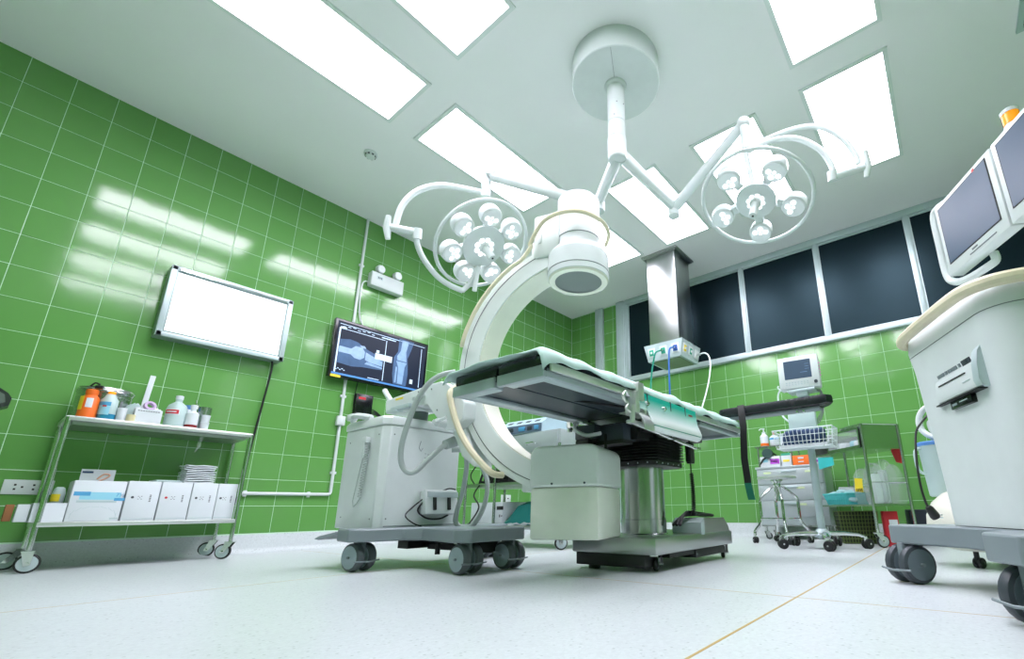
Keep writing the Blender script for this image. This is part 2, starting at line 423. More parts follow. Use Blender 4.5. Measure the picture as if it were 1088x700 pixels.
def lay(wall, cells, R, limit=292):
    """cells: centre + width/height scale; the nearest ones singly, the rest joined"""
    def key(c):
        p = c[0]-CAM; d = p.dot(FW)
        if d < .3: return 99
        x = CX+FPX*p.dot(RT)/d; y = CY-FPX*p.dot(UP)/d
        return d if (-25 < x < 1113 and -25 < y < 725) else 50+d
    cells.sort(key=key)
    for c, sx, sy in cells[:limit]:
        o = bpy.data.objects.new('tile', TM); COL.objects.link(o); o.parent = wall; o.location = c
        t = Matrix.Rotation(random.gauss(0, .0013), 3, 'X') @ Matrix.Rotation(random.gauss(0, .0013), 3, 'Y')
        o.rotation_euler = (R @ t).to_euler(); o.scale = (sx, sy, 1)
    m = MB()
    for c, sx, sy in cells[limit:]:
        m.M = Matrix.Translation(c) @ (R @ Matrix.Rotation(random.gauss(0, .0013), 3, 'X')).to_4x4() @ Matrix.Diagonal((sx, sy, 1, 1))
        a, b = .0986, .0975
        lo = [m.v((p*a, q*a, -.004)) for p, q in ((-1, -1), (1, -1), (1, 1), (-1, 1))]
        hi = [m.v((p*b, q*b, 0)) for p, q in ((-1, -1), (1, -1), (1, 1), (-1, 1))]
        m.bridge(lo, hi); m.f(hi)
    if cells[limit:]:
        m.M = Matrix.Identity(4); o = m.build('tiles', TILE, wall, smooth=False); o['kind'] = 'stuff'
cells = []
for i in range(-9, 27):
    y0 = -5.39+.2*i; y1 = min(y0+.2, -.002)
    for j in range(15): cells.append((V(0, (y0+y1)/2, TB+.1+.2*j), (y1-y0)/.2, 1))
lay(wl, cells, basis(V(0, 1, 0), V(0, 0, 1), V(1, 0, 0)))
cells = []
XL = [0.002, .171] + [.171+.2*k for k in range(1, 31)]
for x0, x1 in zip(XL, XL[1:]):
    for j in range(9): cells.append((V((x0+x1)/2, 0, .134+.1+.2*j), (x1-x0)/.2, 1))
    if x1 < 1.0:
        for j in range(6): cells.append((V((x0+x1)/2, 0, 1.934+.1+.2*j), (x1-x0)/.2, 1))
lay(wb, cells, basis(V(1, 0, 0), V(0, 0, 1), V(0, -1, 0)))

# coved terrazzo skirting
def skirt(name, p0, vec, n):
    m = MB(); n = Vector(n)
    prof = [(0, 0), (.055, 0.0), (.036, .006), (.022, .018), (.013, .04), (.010, TB-.012), (.006, TB-.003), (0, TB-.002)]
    m.prism([Vector(p0)+n*a+V(0, 0, b+.0003) for a, b in prof], vec); return struct(m.build(name, TERR))
skirt('baseboard_left', (-.009, RY, 0), (0, -RY, 0), (1, 0, 0))
skirt('baseboard_back', (0, .009, 0), (RX, 0, 0), (0, -1, 0))

# windows: black panes in pale frames
PANE = mat('black_window_glass', (0.004, 0.010, 0.014), 0.34, noise=0.3, scale=1.2, spec=0.3)
mull = [1.03, 1.845, 2.675, 3.517, 4.362, 5.21, 6.05]
for k, (a, b) in enumerate(zip(mull, mull[1:])):
    m = MB(); m.box(((a+b)/2, -.004, 2.53), (b-a-.04, .012, 1.10)); o = struct(m.build('window_%d' % (k+1), PANE)); PANE.node_tree.nodes['Principled BSDF'].inputs['Specular Tint'].default_value = (.45, .78, .92, 1)
    m = MB()
    for xx in (a+.025, b-.025): m.box((xx, -.012, 2.53), (.014, .024, 1.09))
    for zz in (2.003, 3.058): m.box(((a+b)/2, -.012, zz), (b-a-.05, .024, .016))
    m.build('window_frame', ALU, o, smooth=False)
for k, xx in enumerate(mull):
    m = MB(); m.box((xx, -.018, 2.53), (.042, .04, 1.12), bev=.003); struct(m.build('trim_%d' % (k+1), ALU))
m = MB(); m.box((3.54, -.022, 1.966), (5.06, .05, .052), bev=.004); struct(m.build('trim_8', ALU))
m = MB(); m.box((3.54, -.020, 3.105), (5.06, .046, .07), bev=.004); struct(m.build('trim_9', ALU))
m = MB(); m.box((.548, -.02, 1.643), (.13, .05, 2.99), bev=.004); struct(m.build('trim_10', ALU))
m = MB(); m.box((.925, -.025, 1.643), (.125, .06, 2.99), bev=.004); m.box((.985, -.02, 2.53), (.05, .045, 1.2), bev=.004); struct(m.build('trim_11', ALU))

# ================================================================ OPERATING TABLE
OT = thing('operating_table', 'stainless steel operating table with black mattress on a central column', 'operating table', (2.9, -2.75, 0))
m = MB(); m.box((2.91, -2.66, .1165), (.50, .92, .077), bev=.008); m.build('base_cover', STEELH, OT)
m = MB()
m.box((2.91, -2.66, .068), (.44, .56, .03)); m.box((2.885, -3.025, .050), (.41, .17, .062), bev=.004); m.box((2.91, -2.45, .056), (.46, .44, .046), bev=.004)
m.build('base_skirt', BLACK, OT)
for fx, fy in ((2.76, -3.06), (2.80, -2.26)):
    m = MB(); m.cyl((fx, fy, 0), (fx, fy, .022), .03, n=14); m.build('foot', BLACK, OT)
for fx, fy in ((3.10, -3.03), (3.12, -2.27)): caster(OT, fx, fy, .030, .078, PI/2+.3, twin=False, wm=MGREY, wd=.022)
m = MB(); m.lathe((2.89, -2.78, .14), (0, 0, 1), [(0, .132), (.015, .132), (.02, .125), (.09, .125), (.092, .122), (.38, .122)], 36); m.build('column', STEEL, OT)
# rear housing on the base with foot-pump cover
m = MB(); m.prism([V(2.99, -2.62, .146), V(2.99, -2.62, .205), V(2.99, -2.58, .232), V(2.99, -2.30, .232), V(2.99, -2.24, .185), V(2.99, -2.22, .146)], (.165, 0, 0)); m.build('rear_housing', STEELH, OT)
m = MB(); m.prism([V(2.985, -2.63, .146), V(2.985, -2.63, .21), V(2.985, -2.59, .236), V(2.985, -2.585, .236), V(2.985, -2.585, .146)], (.175, 0, 0)); m.build('housing_edge', ALU, OT)
m = MB()
for k in range(3): m.tube([(3.05+.02*k, -2.74, .20), (3.07, -2.66+.02*k, .245+.01*k), (3.10, -2.52, .25), (3.13-.03*k, -2.40, .245), (3.08, -2.36, .25), (3.03, -2.5, .255+.006*k), (3.08+.02*k, -2.6, .258)], .008, 6, smooth=5)
m.build('power_cable', BLACK, OT)
# bellows
m = MB(); prof = []
N = 8
def sqring(m, z, hx, hy, c=.05):
    P = [(-hx+c, -hy), (hx-c, -hy), (hx, -hy+c), (hx, hy-c), (hx-c, hy), (-hx+c, hy), (-hx, hy-c), (-hx, -hy+c)]
    return [m.v((2.89+a, -2.78+b, z)) for a, b in P]
R = []
z = .535
R.append(sqring(m, .508, .185, .185)); R.append(sqring(m, .533, .185, .185)); 
for k in range(N):
    R.append(sqring(m, z, .168, .168)); R.append(sqring(m, z+.007, .195, .195)); R.append(sqring(m, z+.010, .195, .195)); z += .0155
R.append(sqring(m, z, .17, .17)); R.append(sqring(m, .70, .17, .17))
for a, b in zip(R, R[1:]): m.bridge(a, b)
m.f(R[0][::-1]); m.f(R[-1]); bel = m.build('bellows', BLACK, OT, smooth=False)
m = MB()
for k in range(6):
    m.ball((2.74+.06*k, -2.966, .520), .004, 6, 4); m.ball((3.076, -2.93+.06*k, .520), .004, 6, 4)
m.build('rivets', ALU, bel)
m = MB(); m.box((2.90, -2.74, .700), (.42, .62, .06)); m.box((2.90, -2.86, .66), (.30, .42, .06)); m.build('saddle', BLACK, OT)
# gear housings below the left side
m = MB(); m.box((2.80, -3.13, .675), (.13, .12, .075), bev=.006); m.box((2.93, -3.08, .665), (.16, .12, .085), bev=.006); m.build('gear_box', DGREY, OT)
m = MB(); m.box((2.88, -3.10, .615), (.26, .09, .02)); m.cyl((2.90, -3.14, .57), (2.90, -3.14, .66), .008); m.cyl((2.75, -3.18, .62), (2.83, -3.18, .62), .022); m.build('gear_bracket', BLACK, OT)
# deck sections
def deck(name, x0, x1, y0, y1):
    m = MB(); m.box(((x0+x1)/2, (y0+y1)/2, .781), (x1-x0, y1-y0, .022)); d = m.build(name, DGREY, OT)
    return d
PALE = mat('pale_anodised_channel', lin(172, 186, 190), 0.35, 0.35)
def leg_section(x0, x1, inner):
    d = deck('leg_plate', x0, x1, -3.90, -3.03)
    m = MB()
    m.box(((x0+x1)/2, -3.895, .770), (x1-x0, .022, .045), bev=.003)
    s_ = x1 if inner < 0 else x0
    m.box((s_-.012*(1 if inner < 0 else -1), -3.46, .768), (.024, .86, .035), bev=.003)
    m.build('channel', PALE, d)
    q = MB(); q.box(((x0+x1)/2, -3.862, .7595), (x1-x0-.05, .05, .02), bev=.004); q.box((s_-.045*(1 if inner < 0 else -1), -3.46, .7605), (.045, .80, .018), bev=.004); q.build('lip', ALU, d)
leg_section(2.655, 2.922, 1); leg_section(2.935, 3.185, -1)
deck('seat_plate', 2.66, 3.18, -3.02, -2.62)
d = deck('back_plate', 2.66, 3.18, -2.60, -1.99)
m = MB(); m.box((2.92, -2.005, .771), (.53, .03, .04), bev=.003); m.box((3.165, -2.30, .765), (.03, .58, .03), bev=.003); m.box((2.68, -2.30, .765), (.03, .58, .03), bev=.003); m.build('channel', PALE, d)
# side rails
for sx in (2.632, 3.200):
    for y0, y1 in ((-3.885, -3.05), (-2.98, -2.02)):
        m = MB(); m.box((sx, (y0+y1)/2, .785), (.012, y1-y0, .032), bev=.002)
        rail = m.build('side_rail', RAILM, OT)
        m = MB()
        for q in (.1, .5, .9): m.cyl((sx, y0+(y1-y0)*q, .785), (sx+(.02 if sx < 2.9 else -.02), y0+(y1-y0)*q, .785), .008)
        m.build('spacer', CHROME, rail)
# rail clamps, knobs and the long rod
m = MB()
m.M = Matrix.Translation((0, -.11, 0)); m.box((3.205, -3.20, .80), (.05, .05, .085), bev=.005); m.box((3.20, -3.235, .745), (.06, .035, .10), bev=.004); m.box((3.19, -3.17, .70), (.07, .10, .012), bev=.003)
m.cyl((3.215, -3.26, .66), (3.215, -3.26, .73), .012); m.cyl((3.215, -3.16, .665), (3.215, -3.16, .73), .012); m.box((3.205, -3.21, .655), (.03, .13, .016), bev=.003)
cl = m.build('rail_clamp', RAILM, OT)
m = MB(); m.M = Matrix.Translation((0, -.11, 0)); m.tube([(3.22, -3.29, .765), (3.225, -3.325, .775), (3.225, -3.345, .755), (3.225, -3.33, .735), (3.225, -3.31, .725), (3.225, -3.325, .70), (3.222, -3.29, .69)], .006, 6, smooth=4); m.build('clamp_lever', RAILM, cl)
m = MB(); m.cyl((3.20, -3.38, .656), (3.16, -2.62, .612), .008); m.box((3.165, -2.63, .612), (.03, .05, .014)); m.box((3.18, -2.95, .632), (.025, .04, .02)); m.build('tie_rod', CHROME, OT)
m = MB(); m.box((2.66, -3.12, .745), (.05, .05, .05), bev=.004); m.cyl((2.64, -3.12, .70), (2.64, -3.12, .78), .014); m.box((2.69, -3.04, .755), (.06, .14, .02), bev=.003); m.cyl((2.62, -3.06, .72), (2.70, -3.06, .72), .01)
m.build('rail_clamp', CHROME, OT)
m = MB(); m.tube([(2.74, -3.18, .735), (2.76, -3.22, .69), (2.82, -3.20, .655), (2.90, -3.18, .66)], .010, 6, smooth=5); m.build('hose', HOSEW, OT)
m = MB(); m.tube([(2.95, -3.45, .775), (3.02, -3.40, .762), (3.09, -3.28, .755), (3.10, -3.18, .765), (3.06, -3.06, .765)], .006, 6, smooth=5); m.build('under_cable', BLACK, OT)
# mattress
m = MB(); m.box((2.79, -3.47, .818), (.265, .86, .048), bev=.012); m.build('mattress', LEATHER, OT)
m = MB(); m.box((3.055, -3.47, .818), (.25, .86, .048), bev=.012); m.build('mattress', LEATHER, OT)
m = MB(); m.box((2.92, -2.52, .818), (.52, 1.02, .048), bev=.012); m.build('mattress', LEATHER, OT)
# foot-end hinge fittings
m = MB(); m.box((3.16, -1.985, .775), (.05, .06, .05), bev=.004); m.cyl((3.12, -1.96, .79), (3.20, -1.96, .79), .018); m.box((2.72, -1.985, .775), (.05, .06, .05), bev=.004); m.build('end_socket', CHROME, OT)

# hand control hanging below the deck
HC_ = thing('hand_control', 'black table hand control hanging on a coiled cord under the table edge', 'remote control', (3.10, -2.585, .55))
m = MB(); m.box((3.10, -2.585, .600), (.035, .055, .115), bev=.006); m.prism([V(3.085, -2.605, .545), V(3.115, -2.605, .545), V(3.115, -2.565, .545), V(3.085, -2.565, .545)], (0, 0, -.01)); m.cyl((3.10, -2.585, .65), (3.10, -2.585, .755), .005, n=8); m.build('handset', BLACK, HC_)
m = MB(); pts = [V(3.10, -2.585, .54), V(3.10, -2.585, .48)]
for k in range(120): pts.append(V(3.10+.010*math.cos(k*.9), -2.585+.010*math.sin(k*.9)+.00007*k*(120-k)/30, .48-.0018*k))
m.tube(pts, .0042, 5); m.build('coiled_cord', BLACK, HC_)

# sheet draped over the table
def sheet():
    m = MB(); nx, ny = 40, 130; x0, x1, y0, y1 = 2.632, 3.205, -3.935, -2.00
    rnd = random.Random(3)
    ph = [rnd.uniform(0, 6.28) for _ in range(12)]
    G = []
    for j in range(ny+1):
        row = []; v = j/ny; y = y0+(y1-y0)*v
        for i in range(nx+1):
            u = i/nx; x = x0+(x1-x0)*u; z = .8555
            z += .002*math.sin(9*x+14*y+ph[0])+.002*math.sin(23*y-31*x+ph[1])+.0055*abs(math.sin(17*(y+.5*x)+ph[2]+.8*math.sin(9*x)))**.7+.006*abs(math.sin(13*(y-.7*x)+ph[5]+math.sin(7*y)))**.7-.005
            dx = 0
            # hanging edges: right edge hem droops, left edge droops at the near corner
            er = max(0, (u-.93)/.07); el = max(0, (.06-u)/.06)
            hem = .044+.005*math.sin(3.1*y+ph[3])+.005*math.sin(17*y+ph[4])
            z -= er*er*(hem+.012); dx += er*.004 + .006*er*abs(math.sin(24*y+.7*math.sin(9*y)))
            z -= el*el*(.042+.012*math.sin(4*y+ph[6])); dx -= el*.006
            en = max(0, (.012-v)/.012); z -= en*.012*(1+.6*math.sin(12*x+1)); z -= .03*max(0, (.05-v)/.05)*max(0, (u-.97)/.03)
            ef = max(0, (v-.985)/.015); z -= ef*.025
            row.append(m.v((x+dx, y, z)))
        G.append(row)
    for a, b in zip(G, G[1:]):
        for k in range(nx): m.f([a[k], a[k+1], b[k+1], b[k]])
    o = m.build('bed_sheet', SHEET, loc=(2.92, -2.97, .85), angle=80)
    s_ = o.modifiers.new('thick', 'SOLIDIFY'); s_.thickness = .004; s_.offset = 1
    return tag(o, 'crumpled pale mint sheet spread over the operating table mattress', 'sheet')
sheet()

# turquoise and white bent guard on the side rail
def guard_material():
    m = bpy.data.materials.new('turquoise_to_white_plastic'); m.use_nodes = True; nt = m.node_tree; b = nt.nodes['Principled BSDF']
    tc = nt.nodes.new('ShaderNodeTexCoord'); sp = nt.nodes.new('ShaderNodeSeparateXYZ'); nt.links.new(tc.outputs['Object'], sp.inputs[0])
    cr = nt.nodes.new('ShaderNodeValToRGB'); mr = nt.nodes.new('ShaderNodeMapRange'); mr.inputs[1].default_value = -.1; mr.inputs[2].default_value = .1
    nt.links.new(sp.outputs[2], mr.inputs[0]); nt.links.new(mr.outputs[0], cr.inputs[0])
    e = cr.color_ramp.elements; e[0].position = .35; e[0].color = (*lin(226, 236, 234), 1); e[1].position = .8; e[1].color = (*lin(28, 176, 156), 1)
    nt.links.new(cr.outputs[0], b.inputs['Base Color']); b.inputs['Roughness'].default_value = .22; return m
GD = thing('side_guard', 'bent turquoise and white plastic guard hung on the table side rail', 'guard', (3.23, -2.98, .72))
m = MB(); prof = [(3.214, .800), (3.216, .76), (3.222, .72), (3.234, .69), (3.243, .665), (3.241, .650), (3.232, .640), (3.216, .636)]
m.strip([V(a, -3.255, b) for a, b in prof], (0, .525, 0), .005)
m.strip([V(a, -3.335, b) for a, b in prof[:3]], (0, .0795, 0), .005)
gs = m.build('shell', guard_material(), GD)
m = MB(); m.strip([V(a, -3.335, b) for a, b in [(3.12, .708), (3.18, .708), (3.212, .702), (3.232, .685), (3.246, .66), (3.252, .635), (3.252, .622)]], (0, .085, 0), .004); m.build('end_bracket', RAILM, GD)
m = MB(); m.tube([(3.247, -3.24, .654), (3.247, -2.75, .654)], .002, 6); m.build('stripe', HOSEG, GD)
for yy in (-3.26, -3.10):
    m = MB(); m.cyl((3.214, yy, .755), (3.232, yy, .752), .014, .011, 14); m.cyl((3.232, yy, .752), (3.238, yy, .752), .006, n=8); m.build('knob', CHROME, GD)
m = MB()
for yy in (-3.245, -3.02, -2.86): m.box((3.219, yy, .775), (.006, .006, .055))
m.build('slot', DGREY, GD)
m = MB(); m.box((3.219, -2.80, .765), (.004, .045, .012)); m.build('red_mark', REDLIQ, GD)

# arm board on the far right corner, black strap with green end
AB = thing('arm_board', 'long black padded arm board sticking out from the far table corner', 'arm board', (3.45, -1.96, .9))
m = MB()
P = [(3.07, -.062), (3.11, -.07), (3.70, -.075), (3.76, -.055), (3.785, 0), (3.76, .055), (3.70, .075), (3.11, .07), (3.07, .062)]
R_ = []
for zz, k in ((.890, .90), (.897, 1), (.93, 1), (.945, .96), (.95, .86)):
    R_.append([m.v((3.43+(a-3.43)*(1-(1-k)*.35), -1.96+b*k, zz+.012*max(0, (a-3.70))/.08)) for a, b in P])
for a, b in zip(R_, R_[1:]): m.bridge(a, b)
m.f(R_[0][::-1]); m.f(R_[-1]); m.build('pad', LEATHER, AB)
m = MB(); m.box((3.40, -1.96, .882), (.62, .10, .014), bev=.003); m.build('pad_board', GREYP, AB)
m = MB(); m.box((3.16, -1.97, .855), (.10, .04, .045), bev=.004); m.cyl((3.14, -1.97, .80), (3.14, -1.97, .86), .012); m.cyl((3.58, -2.02, .868), (3.58, -1.98, .868), .006); m.cyl((3.62, -2.02, .868), (3.62, -1.98, .868), .006); m.build('mount', CHROME, AB)
ST = thing('restraint_strap', 'black strap with green end hanging down from the padded arm board', 'strap', (3.21, -2.04, .9))
m = MB(); m.strip([V(3.175, -1.875, .953), V(3.19, -1.94, .958), V(3.205, -2.03, .953), V(3.213, -2.043, .92), V(3.218, -2.047, .80), V(3.205, -2.048, .60), V(3.213, -2.048, .47), V(3.214, -2.049, .44)], (.045, 0, 0), .005); m.build('webbing', BLACK, ST)
m = MB(); m.strip([V(3.214, -2.049, .44), V(3.222, -2.049, .38), V(3.23, -2.049, .335)], (.045, 0, 0), .007); m.build('strap_end', GREENST, ST)

# ================================================================ MOBILE C-ARM
CA = thing('c_arm_machine', 'white mobile x-ray machine with big C-shaped arm around the operating table', 'x-ray machine', (1.82, -3.42, 0))
AX = V(2.838, -3.287, 0); a_ = math.radians(197); U = V(math.cos(a_), math.sin(a_), 0); W = V(-U.y, U.x, 0)   # U away from the axis, W sideways
W = -W if W.y > 0 else W
def cw(u, v, z): return AX + U*u + W*v + V(0, 0, z)
RC = basis(U, W, V(0, 0, 1)) if U.cross(W).z > 0 else basis(U, -W, V(0, 0, 1))
def arc_band(m, ri, ro, v0, v1, t0, t1, n=48, cz=1.03):
    rings = []
    for k in range(n+1):
        t = math.radians(t0+(t1-t0)*k/n); c, s_ = math.cos(t), math.sin(t)
        rings.append([m.v(cw(r*c, v, cz+r*s_)) for r, v in ((ri, v0), (ro, v0), (ro, v1), (ri, v1))])
    for a, b in zip(rings, rings[1:]): m.bridge(a, b)
    m.f(rings[0][::-1]); m.f(rings[-1])
m = MB(); arc_band(m, .555, .675, -.085, .085, -82, 76); cb = m.build('c_frame', SHELLG, CA, angle=30)
m = MB(); arc_band(m, .549, .556, -.078, .078, -82, 76); m.build('inner_face', WARMW, cb, angle=30)
m = MB()
for vv in (.085, -.085):
    arc_band(m, .640, .643, vv-.0015, vv+.0015, -80, 74)
m.build('track_groove', DGREY, cb, angle=30)
# x-ray tube housing below the table
m = MB()
def rbox(m, c, su, sv, z0, z1, rt, n=6):
    """box whose top long edges are rounded (profile across W)"""
    prof = [(-su/2, z0), (su/2, z0)]
    for k in range(n+1): t = PI/2*k/n; prof.append((su/2-rt+rt*math.cos(t), z1-rt+rt*math.sin(t)))
    for k in range(n+1): t = PI/2+PI/2*k/n; prof.append((-su/2+rt+rt*math.cos(t), z1-rt+rt*math.sin(t)))
    m.prism([cw(c[0]+a, c[1]-sv/2, b) for a, b in prof], W*sv)
rbox(m, (.005, 0), .345, .335, .385, .575, .05); hb = m.build('tube_cover', SHELLG, CA)
b_ = hb.modifiers.new('bev', 'BEVEL'); b_.width = .012; b_.segments = 3; b_.limit_method = 'ANGLE'; b_.angle_limit = math.radians(60)
m = MB(); m.box(cw(.005, 0, .270), (.335, .325, .228), RC, bev=.012); m.build('tube_housing', IVORY, CA)
m = MB()
for uu in (-.10, .06): m.cyl(cw(uu, .166, .40), cw(uu, .172, .40), .005, n=8)
m.build('screw', DGREY, hb)
m = MB(); m.box(cw(.20, 0, .44), (.14, .15, .14), RC, bev=.01); m.build('lower_joint', SHELLG, CA)
# image intensifier
m = MB(); m.lathe(AX+V(0, 0, 1.49), (0, 0, 1), [(0, .156), (.004, .166), (.02, .168), (.135, .168), (.155, .155), (.19, .124), (.21, .118), (.24, .118), (.50, .118), (.512, .108)], 48); II = m.build('image_intensifier', WHITE, CA, angle=28)
m = MB(); m.lathe(AX+V(0, 0, 1.482), (0, 0, 1), [(0, .128), (.0, .158), (.010, .164), (.012, .128)], 48, caps=False); m.build('rim', WARMW, II)
m = MB(); m.lathe(AX+V(0, 0, 1.4865), (0, 0, 1), [(0, .130), (.004, .130)], 40); m.build('detector_face', APERT, II)
m = MB(); m.torus(AX+V(0, 0, 1.527), (0, 0, 1), .1685, .0016, 48, 6); m.torus(AX+V(0, 0, 1.735), (0, 0, 1), .1185, .002, 48, 6); m.build('seam', MGREY, II)
m = MB(); m.box(cw(.155, 0, 1.76), (.16, .20, .27), RC, bev=.02); m.box(cw(.215, 0, 1.665), (.08, .165, .16), RC, bev=.015); m.build('upper_joint', SHELLG, CA)
m = MB(); m.box(cw(.19, .102, 1.74), (.022, .006, .06), RC, bev=.002); m.cyl(cw(.19, .105, 1.74), cw(.19, .109, 1.74), .004, n=8); m.build('latch', WHITE, CA)
# cream grab bars
m = MB(); bar = [cw(.655*math.cos(math.radians(t)), .125, 1.03+.655*math.sin(math.radians(t))) for t in (14, 20, 30, 40, 50, 58)]
m.tube([cw(.66, .10, 1.17)] + bar + [cw(.29, .12, 1.62), cw(.23, .13, 1.68), cw(.23, .135, 1.70), cw(.14, .17, 1.79), cw(.02, .185, 1.81), cw(-.09, .165, 1.80), cw(-.165, .08, 1.78), cw(-.17, -.03, 1.765), cw(-.12, -.12, 1.755)], .0115, 8, smooth=6); m.build('grab_bar', CREAM, CA)
m = MB(); pts = [cw(.69*math.cos(math.radians(t)), .150, 1.03+.69*math.sin(math.radians(t))) for t in (-10, -12, -20, -30, -40, -50, -56)]
m.tube([cw(.67, .11, .93)] + pts[1:] + [cw(.37, .09, .455)], .017, 8, smooth=5); m.build('grab_bar', CREAM, CA)
# carriage, swivel arm, column
m = MB()
m.prism([cw(.66, -.09, 1.02), cw(.725, -.09, 1.00), cw(.735, -.09, .88), cw(.69, -.09, .70), cw(.62, -.09, .56), cw(.54, -.09, .50), cw(.56, -.09, .60), cw(.64, -.09, .82)], W*.18)
o = m.build('carriage', SHELLG, CA); b_ = o.modifiers.new('bev', 'BEVEL'); b_.width = .010; b_.segments = 2
m = MB(); PA = [(1.54, .958), (1.552, .872), (1.90, .872), (2.00, .862), (2.19, .70), (2.26, .69), (2.335, .745), (2.335, .832), (2.25, .915), (2.17, .962), (2.11, .983), (2.03, .985)]
m.prism([V(a, -3.605, b) for a, b in PA], (0, .165, 0))
o = m.build('cross_arm', WHITE, CA); b_ = o.modifiers.new('bev', 'BEVEL'); b_.width = .008; b_.segments = 2; b_.limit_method = 'ANGLE'
m = MB(); m.box((1.74, -3.609, .885), (.20, .03, .025), bev=.004); m.box((1.66, -3.605, .873), (.10, .05, .012)); m.build('arm_catch', ALU, CA)
m = MB(); m.box((1.70, -3.606, .945), (.08, .002, .012)); m.build('sticker', YELLOW, CA)
for xx, zz in ((1.90, .955), (2.03, .95), (2.10, .82), (2.25, .76)): m = MB(); m.cyl((xx, -3.605, zz), (xx, -3.608, zz), .005, n=8); m.build('screw', MGREY, CA)
m = MB(); m.cyl((2.27, -3.50, .905), (2.30, -3.55, .925), .022, n=14); m.build('pivot_cap', DGREY, CA)
m = MB(); m.box((1.93, -3.620, .925), (.10, .03, .022), Matrix.Rotation(-.1, 3, 'Y'), bev=.006); m.cyl((1.88, -3.605, .92), (1.88, -3.63, .92), .018, n=14); m.build('brake_lever', WHITE, CA)
A1 = V(1.545, -3.53, .93); sd = V(.12, -.99, 0).normalized(); JJ = V(2.17, -3.535, .735)
m = MB(); m.cyl(JJ+sd*.07, JJ+sd*.125, .024, .022, 18); m.cyl(JJ+sd*.125, JJ+sd*.145, .012, n=12); m.tube([JJ+sd*.10+V(-.05, 0, .01), JJ+sd*.13, JJ+sd*.11+V(.06, 0, .02)], .010, 8, smooth=4); m.build('lock_lever', WHITE, CA)
m = MB(); m.tube([A1+V(.02, -.05, .02), A1+V(-.03, -.06, .075), A1+V(-.06, -.06, .105)], .016, 8, smooth=4); m.build('handle', WHITE, CA)
m = MB(); m.cyl((1.80, -3.52, .80), (1.80, -3.52, .875), .046, n=24); m.build('lift_column', MGREY, CA)
m = MB(); m.box((1.80, -3.52, .866), (.14, .14, .014), bev=.004); m.build('column_collar', WHITE, CA)
# body
BF = 1.86; y0, y1 = -3.755, -3.265
def body_ring(m, z, g=0):
    P = [(BF, y1), (BF, y0+.035), (BF-.035, y0), (1.42, y0+.0), (1.40, y0+.03), (1.40, y1)]
    cx_, cy_ = 1.63, -3.51
    return [m.v((cx_+(a-cx_)*(1+g), cy_+(b-cy_)*(1+g), z)) for a, b in P]
m = MB(); R_ = [body_ring(m, .20), body_ring(m, .75)]; m.bridge(*R_); m.f(R_[0][::-1]); m.f(R_[1]); body = m.build('body', WHITE, CA)
b_ = body.modifiers.new('bev', 'BEVEL'); b_.width = .006; b_.segments = 2
m = MB(); R_ = [body_ring(m, .752, .0), body_ring(m, .758, .02), body_ring(m, .79, .02), body_ring(m, .805, -.02)]
for a, b in zip(R_, R_[1:]): m.bridge(a, b)
m.f(R_[0][::-1]); m.f(R_[-1]); m.build('top_cover', WHITE, CA)
m = MB()
m.box((BF-.020, y0+.0175, .475), (.0015, .0015, .54)); m.box((BF+.0005, -3.49, .212), (.002, .44, .004))
for yy, zz in ((-3.70, .70), (-3.70, .25), (-3.30, .68)): m.cyl((BF, yy, zz), (BF+.002, yy, zz), .004, n=8)
for xx, zz in ((1.80, .70), (1.48, .68), (1.48, .26), (1.80, .25)): m.cyl((xx, y0, zz), (xx, y0-.002, zz), .004, n=8)
m.build('screws', MGREY, body)
m = MB()
for k in range(7): m.box((BF+.001, -3.50+.018*(k % 3), .61-.02*(k//3)-.004*(k % 2)), (.002, .008, .003))
m.tube([(BF+.001, -3.535, .68), (BF+.001, -3.545, .64), (BF+.001, -3.53, .622), (BF+.001, -3.52, .64)], .0015, 5); m.build('marking', GREYP, body)
# hand switch with coiled cord on the left side
m = MB(); m.box((1.70, y0-.018, .675), (.045, .03, .035), bev=.006); m.box((1.695, y0-.02, .62), (.024, .024, .09), bev=.006); hs = m.build('hand_switch', WHITE, CA)
m = MB(); pts = []
for k in range(150): t = k/149; pts.append(V(1.725-.03*t+.009*math.cos(k*.9), y0-.018+.009*math.sin(k*.9), .66-.30*t))
pts += [V(1.675, y0-.016, .33), V(1.64, y0-.015, .315), V(1.625, y0-.015, .345), V(1.65, y0-.016, .45), V(1.69, y0-.02, .575)]
m.tube(pts, .0026, 5); m.build('coiled_cord', LGREY, hs)
# foot switch hung on the front
m = MB(); m.box((BF+.035, -3.405, .335), (.055, .215, .135), Matrix.Rotation(math.radians(-8), 3, 'Y'), bev=.006); fs = m.build('foot_switch', WHITE, CA)
for yy in (-3.455, -3.36):
    m = MB(); m.box((BF+.066, yy, .335), (.012, .020, .085), Matrix.Rotation(math.radians(-8), 3, 'Y'), bev=.003); m.build('pedal', BLACK, fs)
m = MB(); m.box((BF+.069, -3.405, .378), (.006, .20, .03), Matrix.Rotation(math.radians(-8), 3, 'Y')); m.build('band', ALU, fs)
m = MB(); m.tube([(BF+.03, -3.505, .34), (BF+.03, -3.535, .29), (BF+.035, -3.48, .25), (BF+.04, -3.40, .245), (BF+.035, -3.34, .265)], .005, 6, smooth=5)
m.tube([(BF+.03, -3.50, .36), (BF+.02, -3.56, .31), (BF+.02, -3.60, .265), (BF+.02, -3.55, .225), (BF+.03, -3.50, .205)], .0035, 6, smooth=5)
m.tube([(BF+.03, -3.39, .40), (BF+.045, -3.35, .415), (BF+.05, -3.31, .41)], .004, 6, smooth=4); m.build('cable', BLACK, fs)
